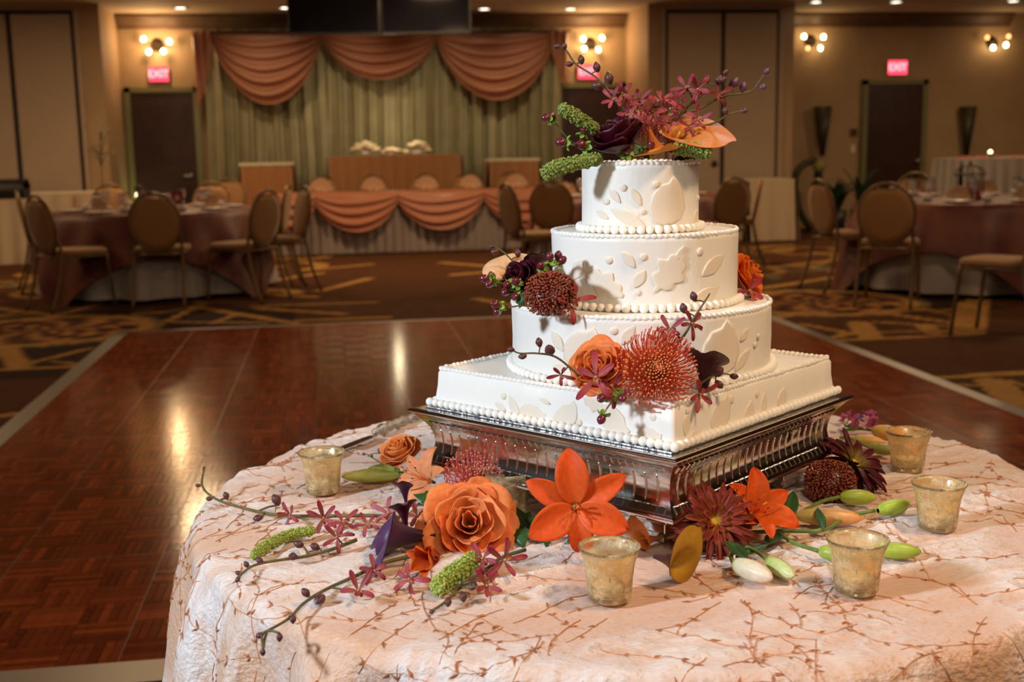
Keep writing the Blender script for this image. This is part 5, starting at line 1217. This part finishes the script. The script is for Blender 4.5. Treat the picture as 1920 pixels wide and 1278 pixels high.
ivy(A(1195, 298, 1.565), [(A(1196, 282, 1.562), U(.1, .4, 1), .026, .4), (A(1208, 286, 1.56), U(.3, .3, 1), .022, 2.0)], 'dark green leaves low in the cake-top flowers')

# ------------------------------------------------------------------ left ledge arrangement (on the lower round tier)
rose(A(975, 522, 1.535), U(-.55, .55, .6), .030, 'dark burgundy rose on the left ledge of the cake', BURG, True, .3, 9, roll=1)
calla(A(1003, 530, 1.545), U(.0, 1, .1), .046, .013, 'dark burgundy calla pointing up on the left ledge', (.10, .008, .02), (.08, .006, .02), (.14, .02, .04), x=U(.2, 0, 1), lip=-.25, droop=0, spad=False, dark=True)
calla(A(972, 545, 1.56), U(-.28, .92, .15), .050, .022, 'peach calla lily behind the burgundy rose on the left ledge', (.88, .50, .24), (.80, .40, .16), (.92, .60, .34), x=U(-.4, .1, -1), lip=.35)
seed_dome(A(1032, 551, 1.497), U(-.1, .75, .7), .0335, 'rust brown seed head on the left ledge of the cake', 520, ((.36, .075, .02), (.17, .02, .015)), 5)
orchid_bloom(A(1068, 568, 1.485), U(.25, .6, .7), .030, 'red orchid bloom lying right of the rust seed head', .7, ((.42, .02, .03), (.55, .06, .06)), 8)
berries([A(985, 548, 1.52), A(955, 535, 1.525), A(930, 528, 1.53)], [(A(909, 522, 1.53), U(-1, .1, 0)), (A(922, 519, 1.535), U(-.2, .9, 0)), (A(918, 531, 1.525), U(-.5, -.3, .6)), (A(951, 534, 1.52), U(-.4, .1, .9)), (A(948, 546, 1.518), U(-.5, -.5, .7)), (A(967, 528, 1.508), U(-.2, .4, .9)), (A(966, 556, 1.512), U(-.3, -.1, 1))], 'berry cluster reaching left from the burgundy rose on the ledge', .0058)
berries([A(1005, 575, 1.50), A(975, 573, 1.50), A(950, 577, 1.50)], [(A(929, 571, 1.50), U(-.7, .4, .4)), (A(933, 583, 1.505), U(-.5, -.6, .3))], 'hanging berry sprig lowest on the left ledge', .0058)
berries([A(1040, 540, 1.515), A(1030, 515, 1.52), A(1029, 495, 1.52)], [(A(1031, 482, 1.52), U(0, 1, .2)), (A(1014, 499, 1.515), U(-.3, .5, .8)), (A(1047, 480, 1.525), U(.1, 1, .1)), (A(1054, 488, 1.52), U(.6, .6, .3)), (A(1036, 515, 1.51), U(.1, .7, .7))], 'upright berry sprig above the rust seed head', .0058)
spray([A(985, 515, 1.56), A(962, 490, 1.56), A(942, 471, 1.56), A(925, 462, 1.56)], 'thin bud twig rising left from the ledge flowers', [(A(928, 472, 1.56), U(-1, 0, 0), .0042), (A(922, 462, 1.56), U(-1, .2, 0), .0026), (A(971, 475, 1.56), U(-.1, 1, 0), .0044)], [], .0014)
ivy(A(985, 560, 1.515), [(A(978, 562, 1.508), U(-.4, .2, .9), .022, .9), (A(1010, 525, 1.52), U(0, .4, .9), .02, 2.2)], 'small green leaves under the burgundy rose on the ledge')
# right ledge
rose(A(1397, 521, 1.625), U(.75, .45, .35), .036, 'bright orange rose on the right ledge of the cake', ((.90, .15, .010), (.92, .22, .02)), False, .9, 12)
orchid_bloom(A(1402, 545, 1.585), U(.5, .3, .8), .030, 'crimson orchid under the rose on the right ledge', .4, ((.45, .02, .05), (.55, .05, .09)), 31)
# ------------------------------------------------------------------ front arrangement (on the square tier)
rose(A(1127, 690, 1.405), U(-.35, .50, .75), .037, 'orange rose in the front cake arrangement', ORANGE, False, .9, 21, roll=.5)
pincushion(A(1228, 698, 1.385), U(.03, .42, .9), .047, 'large coral pincushion flower at the front of the cake', (.72, .22, .05), (.82, .13, .055), 340, 7)
calla(A(1318, 745, 1.415), U(.05, .97, .1), .074, .024, 'dark burgundy calla right of the coral pincushion', (.06, .004, .012), (.05, .004, .012), (.10, .01, .02), x=U(-.3, 0, 1), lip=-.25, droop=0, spad=False, dark=True)
spray([A(1085, 705, 1.40), A(1070, 690, 1.40), A(1040, 668, 1.40), A(1005, 662, 1.40), A(975, 662, 1.40), A(958, 655, 1.40)], 'orchid bud twig reaching left from the front orange rose',
      [(A(958, 655, 1.40), U(-1, .2, 0), .0036), (A(980, 668, 1.40), U(-.9, -.1, 0), .0040), (A(1011, 642, 1.40), U(-.2, 1, 0), .0046), (A(1031, 656, 1.395), U(-.3, .5, .6), .0066)], [(A(1052, 702, 1.395), U(-.3, .1, 1), .017, .6)], .0017)
spray([A(1262, 655, 1.42), A(1285, 625, 1.42), A(1300, 598, 1.42), A(1318, 570, 1.42), A(1331, 550, 1.42)], 'orchid twig rising from behind the coral pincushion',
      [(A(1282, 578, 1.42), U(-.3, 1, .1), .0052), (A(1301, 556, 1.42), U(-.3, 1, .1), .0050)], [(A(1297, 606, 1.415), U(.3, .2, 1), .020, .5), (A(1256, 618, 1.412), U(-.3, .3, .9), .022, 1.6), (A(1246, 640, 1.41), U(-.1, .3, .9), .022, .2)], .0019)
spray([A(1310, 722, 1.39), A(1335, 705, 1.385), A(1355, 700, 1.385), A(1372, 703, 1.385)], 'short orchid bud twig right of the coral pincushion', [(A(1347, 697, 1.383), U(.5, .6, .4), .0062), (A(1376, 705, 1.385), U(1, -.1, 0), .0042), (A(1348, 720, 1.38), U(.5, -.5, .5), .0050)], [], .0015)
orchid_bloom(A(1118, 708, 1.372), U(-.2, .4, .9), .031, 'red orchid bloom over the front orange rose', .1, ((.38, .02, .05), (.50, .05, .08)), 41)
orchid_bloom(A(1150, 730, 1.368), U(.1, .2, 1), .022, 'wine red orchid between the rose and the coral pincushion', 2.0, ((.28, .012, .04), (.42, .04, .07)), 43)
orchid_bloom(A(1312, 738, 1.368), U(.2, -.1, 1), .024, 'red orchid hanging below the burgundy calla', 2.8, ((.40, .03, .04), (.52, .06, .07)), 45)
orchid_bloom(A(1275, 660, 1.405), U(.2, .5, .8), .018, 'red orchid bloom peeking over the coral pincushion', 1.0, seed=47)
berries([A(1160, 738, 1.365), A(1148, 752, 1.36), A(1138, 765, 1.355)], [(A(1128, 746, 1.356), U(-.6, -.2, .8)), (A(1166, 746, 1.353), U(.4, -.2, .9)), (A(1128, 785, 1.352), U(-.4, -.7, .5))], 'berry sprig hanging over the front edge of the square tier', .0058)

# ------------------------------------------------------------------ flowers lying on the table
def Tz(px, y, h): return pz(px, y, TT+h)       # a point h above the cloth
GL = ((.42, .50, .08), (.30, .45, .06)); 
rose(Tz(750, 848, .034), U(-.30, .80, .40), .036, 'pale orange rose beside the left corner of the stand', PEACH, False, .55, 31, roll=.4)
lily_bud(Tz(748, 889, .012), Tz(640, 893, .011), .0105, (.44, .52, .08), (.70, .66, .18), 'long green lily bud pointing left behind the votive', [T(748, 889, TT+.012), T(790, 895, TT+.008)], 1)
lily_bud(Tz(742, 882, .018), Tz(690, 879, .018), .0090, (.38, .50, .08), (.55, .62, .20), 'short green lily bud behind the pale orange rose', [T(742, 882, TT+.018), T(775, 885, TT+.012)], 2)
calla(Tz(762, 945, .012), U(-.12, 1, .1), .042, .012, 'dark purple calla standing upright left of the pale lily', (.05, .006, .03), (.04, .005, .03), (.09, .03, .06), x=U(-.3, 0, 1), lip=-.3, droop=0, spad=False, dark=True)
lily(Tz(808, 902, .030), U(-.62, .42, .55), .056, 'pale orange lily opening left beside the stand', ((.90, .30, .10), (.92, .42, .20)), .4, 55, -20, .22, 5, 1.5)
pincushion(Tz(895, 908, .034), U(.08, .80, .45), .044, 'red pincushion flower behind the large orange rose', (.70, .20, .12), (.75, .09, .09), 190, 17)
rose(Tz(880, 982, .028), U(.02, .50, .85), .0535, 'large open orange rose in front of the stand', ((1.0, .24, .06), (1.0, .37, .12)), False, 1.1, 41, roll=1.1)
calla(Tz(815, 1003, .018), U(-.95, .05, .34), .108, .034, 'large deep purple calla lying with its mouth to the left', (.06, .010, .045), (.035, .008, .03), (.12, .05, .12), x=U(-.4, -.6, .5), lip=.45, spad=False, dark=True, stem=[Tz(880, 1000, .010), Tz(930, 990, .008)])
calla(Tz(762, 990, .014), U(-.1, 1, .25), .052, .016, 'dark plum calla among the magenta orchids left of the rose', (.09, .008, .03), (.07, .006, .03), (.13, .02, .05), x=U(.3, 0, 1), lip=-.3, droop=0, spad=False, dark=True)
lily(Tz(822, 1040, .020), U(-.55, .12, .75), .042, 'half-open orange lily with a dark throat below the large rose', ((.86, .14, .012), (.40, .015, .008)), .9, 78, 40, .27, 9, .5, cup=.5)
millet([Tz(592, 993, .012), Tz(545, 1003, .010), Tz(505, 1020, .010), Tz(473, 1042, .010)], .0078, 'green millet spike lying on the left of the table', 5, ((.48, .52, .10), (.26, .34, .06)))
millet([Tz(893, 1043, .020), Tz(862, 1068, .015), Tz(838, 1085, .013), Tz(817, 1104, .012)], .0118, 'green millet spike in front of the half-open orange lily', 6, ((.48, .54, .12), (.26, .36, .06)))
h = .007
spray([Tz(750, 970, .010), Tz(690, 966, .012), Tz(600, 967, h), Tz(520, 965, h), Tz(450, 950, .008), Tz(405, 935, .012), Tz(380, 912, .022), Tz(382, 879, .034)], 'longest orchid branch curving up at the left edge of the table',
      [(Tz(382, 877, .035), U(.2, 1, 0), .0022), (Tz(371, 910, .022), U(-1, .2, 0), .0030), (Tz(392, 935, .012), U(-1, .1, 0), .0034), (Tz(424, 929, .014), U(-.4, 1, 0), .0044), (Tz(484, 971, .005), U(-.9, -.1, .3), .0050), (Tz(518, 937, .016), U(-.5, .9, 0), .0066)],
      [(Tz(545, 965, .012), U(-.3, .4, .8), .020, .6), (Tz(607, 972, .014), U(.1, .6, .8), .024, .2), (Tz(643, 978, .012), U(.3, .5, .8), .022, 1.6)], .0027)
spray([Tz(668, 1012, .008), Tz(620, 1030, h), Tz(570, 1043, h), Tz(520, 1050, h), Tz(475, 1060, .008), Tz(446, 1082, .010)], 'orchid bud branch below the left millet spike',
      [(Tz(446, 1086, .010), U(-.5, -.7, .3), .0028), (Tz(462, 1058, .011), U(-.5, .8, 0), .0034), (Tz(447, 1074, .011), U(-1, .1, 0), .0028), (Tz(487, 1051, .010), U(-.6, .6, 0), .0040), (Tz(550, 1043, .010), U(-.5, .3, .5), .0050), (Tz(560, 1020, .012), U(-.8, .4, 0), .0052), (Tz(591, 1025, .010), U(-.7, .5, .2), .0050)],
      [(Tz(632, 1008, .016), U(0, .7, .7), .022, 2.2)], .0025)
spray([Tz(770, 1042, .010), Tz(720, 1055, h), Tz(665, 1080, h), Tz(610, 1105, h), Tz(570, 1130, h), Tz(540, 1160, .006), Tz(490, 1188, .004)], 'orchid bud branch running down to the front left edge of the table',
      [(Tz(487, 1191, .004), U(-1, -.3, 0), .0034), (Tz(524, 1194, .002), U(0, -1, .3), .0034), (Tz(549, 1160, .008), U(.1, -.8, .5), .0036), (Tz(573, 1111, .012), U(-.5, .7, 0), .0046), (Tz(600, 1123, .006), U(-.4, -.2, .8), .0060), (Tz(493, 1222, .001), U(0, -1, 0), .0030)],
      [(Tz(672, 1108, .010), U(.1, .7, .7), .024, .4), (Tz(702, 1070, .012), U(.2, .5, .8), .020, 1.4)], .0026, [[Tz(500, 1186, .004), Tz(496, 1200, .002), Tz(493, 1218, .001)]])
spray([Tz(985, 1030, .010), Tz(940, 1045, .008), Tz(900, 1075, h), Tz(862, 1098, h), Tz(838, 1125, h), Tz(812, 1144, .005)], 'orchid branch with drooping buds in front of the large rose',
      [(Tz(868, 1118, .006), U(.1, -.7, .6), .0046), (Tz(840, 1128, .007), U(0, -.7, .6), .0040), (Tz(810, 1146, .004), U(-.8, -.4, 0), .0026), (Tz(886, 1097, .010), U(-.2, -.2, 1), .0056)],
      [(Tz(905, 1047, .022), U(0, .5, .9), .026, .5), (Tz(945, 1050, .018), U(.4, .4, .8), .026, 2.1), (Tz(912, 1098, .014), U(.2, .4, .9), .022, 3.0)], .0025)
orchid_bloom(Tz(770, 1085, .010), U(-.5, .3, .7), .024, 'red orchid bloom lying left of the front millet spike', 1.2, ((.42, .02, .05), (.50, .05, .08)), 61)
orchid_bloom(Tz(730, 962, .022), U(-.4, .5, .7), .026, 'magenta orchid bloom beside the plum calla', .2, ((.45, .06, .12), (.55, .14, .2)), 63)
orchid_bloom(Tz(782, 968, .024), U(.1, .6, .7), .022, 'magenta orchid bloom just left of the large rose', 1.5, ((.42, .05, .10), (.55, .12, .16)), 65)
orchid_bloom(Tz(690, 985, .014), U(-.2, .7, .6), .020, 'red orchid bloom above the mouth of the purple calla', .8, seed=67)
spray([Tz(720, 872, .010), Tz(705, 862, .010), Tz(690, 853, .010)], 'tiny brown bud twig between knife and pale rose', [(Tz(682, 851, .010), U(-1, .2, 0), .0022), (Tz(697, 855, .012), U(-.2, 1, 0), .0022), (Tz(712, 845, .014), U(-.2, .6, 0), .0036)], [], .0014)
lily(Tz(1080, 950, .066), U(-.02, .26, 1), .070, 'bright orange lily facing front beneath the front of the cake stand', ((.86, .095, .010), (.88, .15, .025)), .62, 30, -22, .255, 13, .55, cup=.22,
     elist=[(24, -10), (30, -25), (26, -15), (32, -10), (42, -80), (26, -6)])
ivy(Tz(990, 985, .012), [(Tz(982, 975, .026), U(-.2, .5, .8), .034, .6), (Tz(1010, 985, .022), U(.3, .4, .8), .036, 2.8), (Tz(978, 1005, .014), U(-.2, .6, .8), .032, 3.4), (Tz(1025, 1005, .012), U(.2, .5, .8), .028, 3.0)], 'dark green ivy leaves between the large rose and the orange lily')
ivy(Tz(1120, 985, .012), [(Tz(1130, 972, .028), U(.2, .4, .9), .028, 3.6), (Tz(1075, 1012, .012), U(0, .6, .7), .022, 2.0)], 'ivy leaves tucked right of the orange lily')
ivy(Tz(790, 940, .014), [(Tz(800, 935, .022), U(0, .7, .7), .034, 1.2), (Tz(745, 988, .012), U(-.2, .6, .7), .024, .5)], 'green leaves under the pale orange lily')
calla(Tz(1238, 1008, .012), U(-.90, .12, .4), .044, .014, 'orange calla lily lying behind the front votive glass', (.75, .24, .04), (.55, .10, .06), (.82, .28, .05), x=U(0, 1, -.4), lip=.4, stem=[Tz(1262, 975, .010), Tz(1275, 960, .010)])
calla(Tz(1226, 1042, .026), U(.86, -.02, .50), .060, .021, 'yellow and dusky purple calla opening toward the front of the table', (.58, .30, .02), (.20, .11, .13), (.62, .32, .03), x=U(.3, .5, -.8), lip=.55, spad=False, droop=.9, two=True)
mum(Tz(1338, 978, .036), U(.05, .50, .85), .056, 'bronze red chrysanthemum with yellow centre in front of the stand', (.80, .48, .03), (.33, .040, .022), 71)
lily(Tz(1408, 965, .030), U(.32, .55, .55), .060, 'vivid orange lily right of the bronze chrysanthemum', ((.88, .10, .008), (.90, .20, .025)), .2, 62, -8, .26, 81, .8, cup=.35)
# lily stalk with green buds
t0 = [Tz(1390, 998, .010), Tz(1470, 995, .010), Tz(1545, 993, .010), Tz(1590, 968, .012), Tz(1640, 957, .014)]
lily_bud(Tz(1646, 957, .014), Tz(1706, 943, .016), .0108, (.34, .50, .05), (.50, .62, .08), 'bright green lily bud at the right end of the long lily stalk', t0, 1)
lily_bud(Tz(1575, 931, .016), Tz(1643, 932, .014), .0112, (.34, .48, .05), (.50, .60, .09), 'green lily bud nearest the round seed head', [Tz(1475, 985, .010), Tz(1500, 962, .012), Tz(1540, 940, .014), Tz(1575, 931, .016)], 2)
lily_bud(Tz(1535, 1032, .012), Tz(1600, 1042, .011), .0105, (.38, .50, .06), (.48, .58, .10), 'green lily bud partly behind the votive with pale wax', [Tz(1462, 1000, .010), Tz(1490, 1018, .010), Tz(1535, 1032, .012)], 3)
lily_bud(Tz(1640, 1030, .011), Tz(1728, 1034, .010), .0105, (.40, .54, .06), (.42, .52, .07), 'green lily bud sticking out right of the votive with pale wax', [Tz(1590, 1030, .010), Tz(1640, 1030, .011)], 4)
lily_bud(Tz(1492, 966, .014), Tz(1618, 972, .012), .0125, (.52, .45, .14), (.85, .36, .13), 'peach coloured lily bud lying under the green stalk', [Tz(1462, 968, .012), Tz(1492, 966, .014)], 5)
lily_bud(Tz(1375, 1055, .013), Tz(1448, 1084, .011), .0125, (.62, .62, .36), (.86, .74, .58), 'pale cream lily bud at the front of the table', [Tz(1372, 1035, .012), Tz(1370, 1042, .012), Tz(1375, 1055, .013)], 6)
lily_bud(Tz(1440, 1050, .012), Tz(1488, 1080, .011), .0100, (.46, .58, .10), (.66, .74, .36), 'small white-green lily bud beside the pale cream bud', [Tz(1400, 1025, .012), Tz(1420, 1035, .013), Tz(1440, 1050, .012)], 7)
leaf_blade(Tz(1478, 978, .010), Tz(1488, 928, .030), .010, 'pointed green lily leaf standing beside the peach bud')
leaf_blade(Tz(1462, 1000, .010), Tz(1440, 1028, .006), .011, 'green lily leaf lying below the vivid orange lily')
leaf_blade(Tz(1400, 1050, .012), Tz(1360, 1020, .022), .011, 'green leaf over the pale cream bud')
leaf_blade(Tz(1380, 1045, .010), Tz(1440, 1030, .008), .009, 'green leaf between the cream bud and the bronze chrysanthemum')
leaf_blade(Tz(1545, 993, .012), Tz(1532, 958, .022), .006, 'narrow leaf rising from the fork of the lily stalk')
seed_dome(Tz(1556, 905, .022), U(-.15, .80, .6), .0345, 'large round rust seed head right of the cake stand', 560, ((.34, .075, .022), (.14, .018, .014)), 9, .85)
mum(Tz(1598, 872, .030), U(.45, .70, .40), .058, 'dark burgundy chrysanthemum behind the round seed head', (.45, .32, .05), (.11, .007, .016), 77, layers=((14, 1.0, 6, -18), (13, .95, 20, -4), (10, .75, 40, 10)), wid=.115)
lily_bud(Tz(1635, 806, .022), Tz(1700, 818, .020), .0135, (.60, .45, .10), (.88, .40, .10), 'orange lily bud behind the back right votive', [Tz(1580, 806, .014), Tz(1610, 803, .020), Tz(1635, 806, .022)], 8)
lily_bud(Tz(1600, 822, .014), Tz(1660, 830, .012), .0100, (.50, .42, .10), (.80, .40, .14), 'peach lily bud under the orange bud at the back right', [Tz(1575, 820, .012), Tz(1600, 822, .014)], 10)
lily_bud(Tz(1630, 838, .010), Tz(1678, 846, .010), .0095, (.30, .36, .06), (.36, .38, .10), 'olive green bud touching the back right votive', [Tz(1600, 825, .010), Tz(1630, 838, .010)], 9)
t = thing('statice_sprig', 'purple and pink statice blossoms behind the right corner of the stand', 'flowers', at(Tz(1585, 800, .010))); o0 = np.array(Tz(1585, 800, .010)); r11 = random.Random(2)
for k in range(26):
    p = Tz(r11.uniform(1580, 1645), r11.uniform(776, 803), r11.uniform(.012, .03)); b = B(); c_ = r11.choice([(.35, .05, .12), (.45, .09, .2), (.20, .08, .25), (.6, .3, .35), (.3, .03, .08)])
    for i in range(4): petal(b, i*1.57, .0095, .0038, 55, 10, cup=.4, nu=5, nv=4, c0=c_, c1=c_, seed=k)
    o = b.obj('blossom', M_pet, t); o.matrix_local = Matrix.Translation(Vector(-o0)) @ orient(p, U(r11.uniform(-.5, .5), 1, r11.uniform(0, .8)))
    B().tube([(0, 0, 0), (np.array(p)-o0)*.6, np.array(p)-o0], .0007, 4).obj('stalk', M_green, t)

# ------------------------------------------------------------------ labels of look-alikes: their order from the left tells them apart
bpy.context.view_layer.update()
dup_ = {}
for o in C.objects:
    if o.parent is None and o.get('label') and o.get('kind') != 'structure': dup_.setdefault(o['label'], []).append(o)
ORD = ['leftmost', 'second from the left', 'third from the left', 'fourth from the left', 'fourth from the right', 'third from the right', 'second from the right', 'rightmost']
for lab_, os_ in dup_.items():
    if len(os_) < 2: continue
    os_.sort(key=lambda o: proj(np.array(o.matrix_world.translation))[0]); n_ = len(os_)
    for i, o in enumerate(os_):
        o['label'] = lab_+', '+(ORD[i] if i < (n_+1)//2 and i < 4 else ORD[8-(n_-i)])
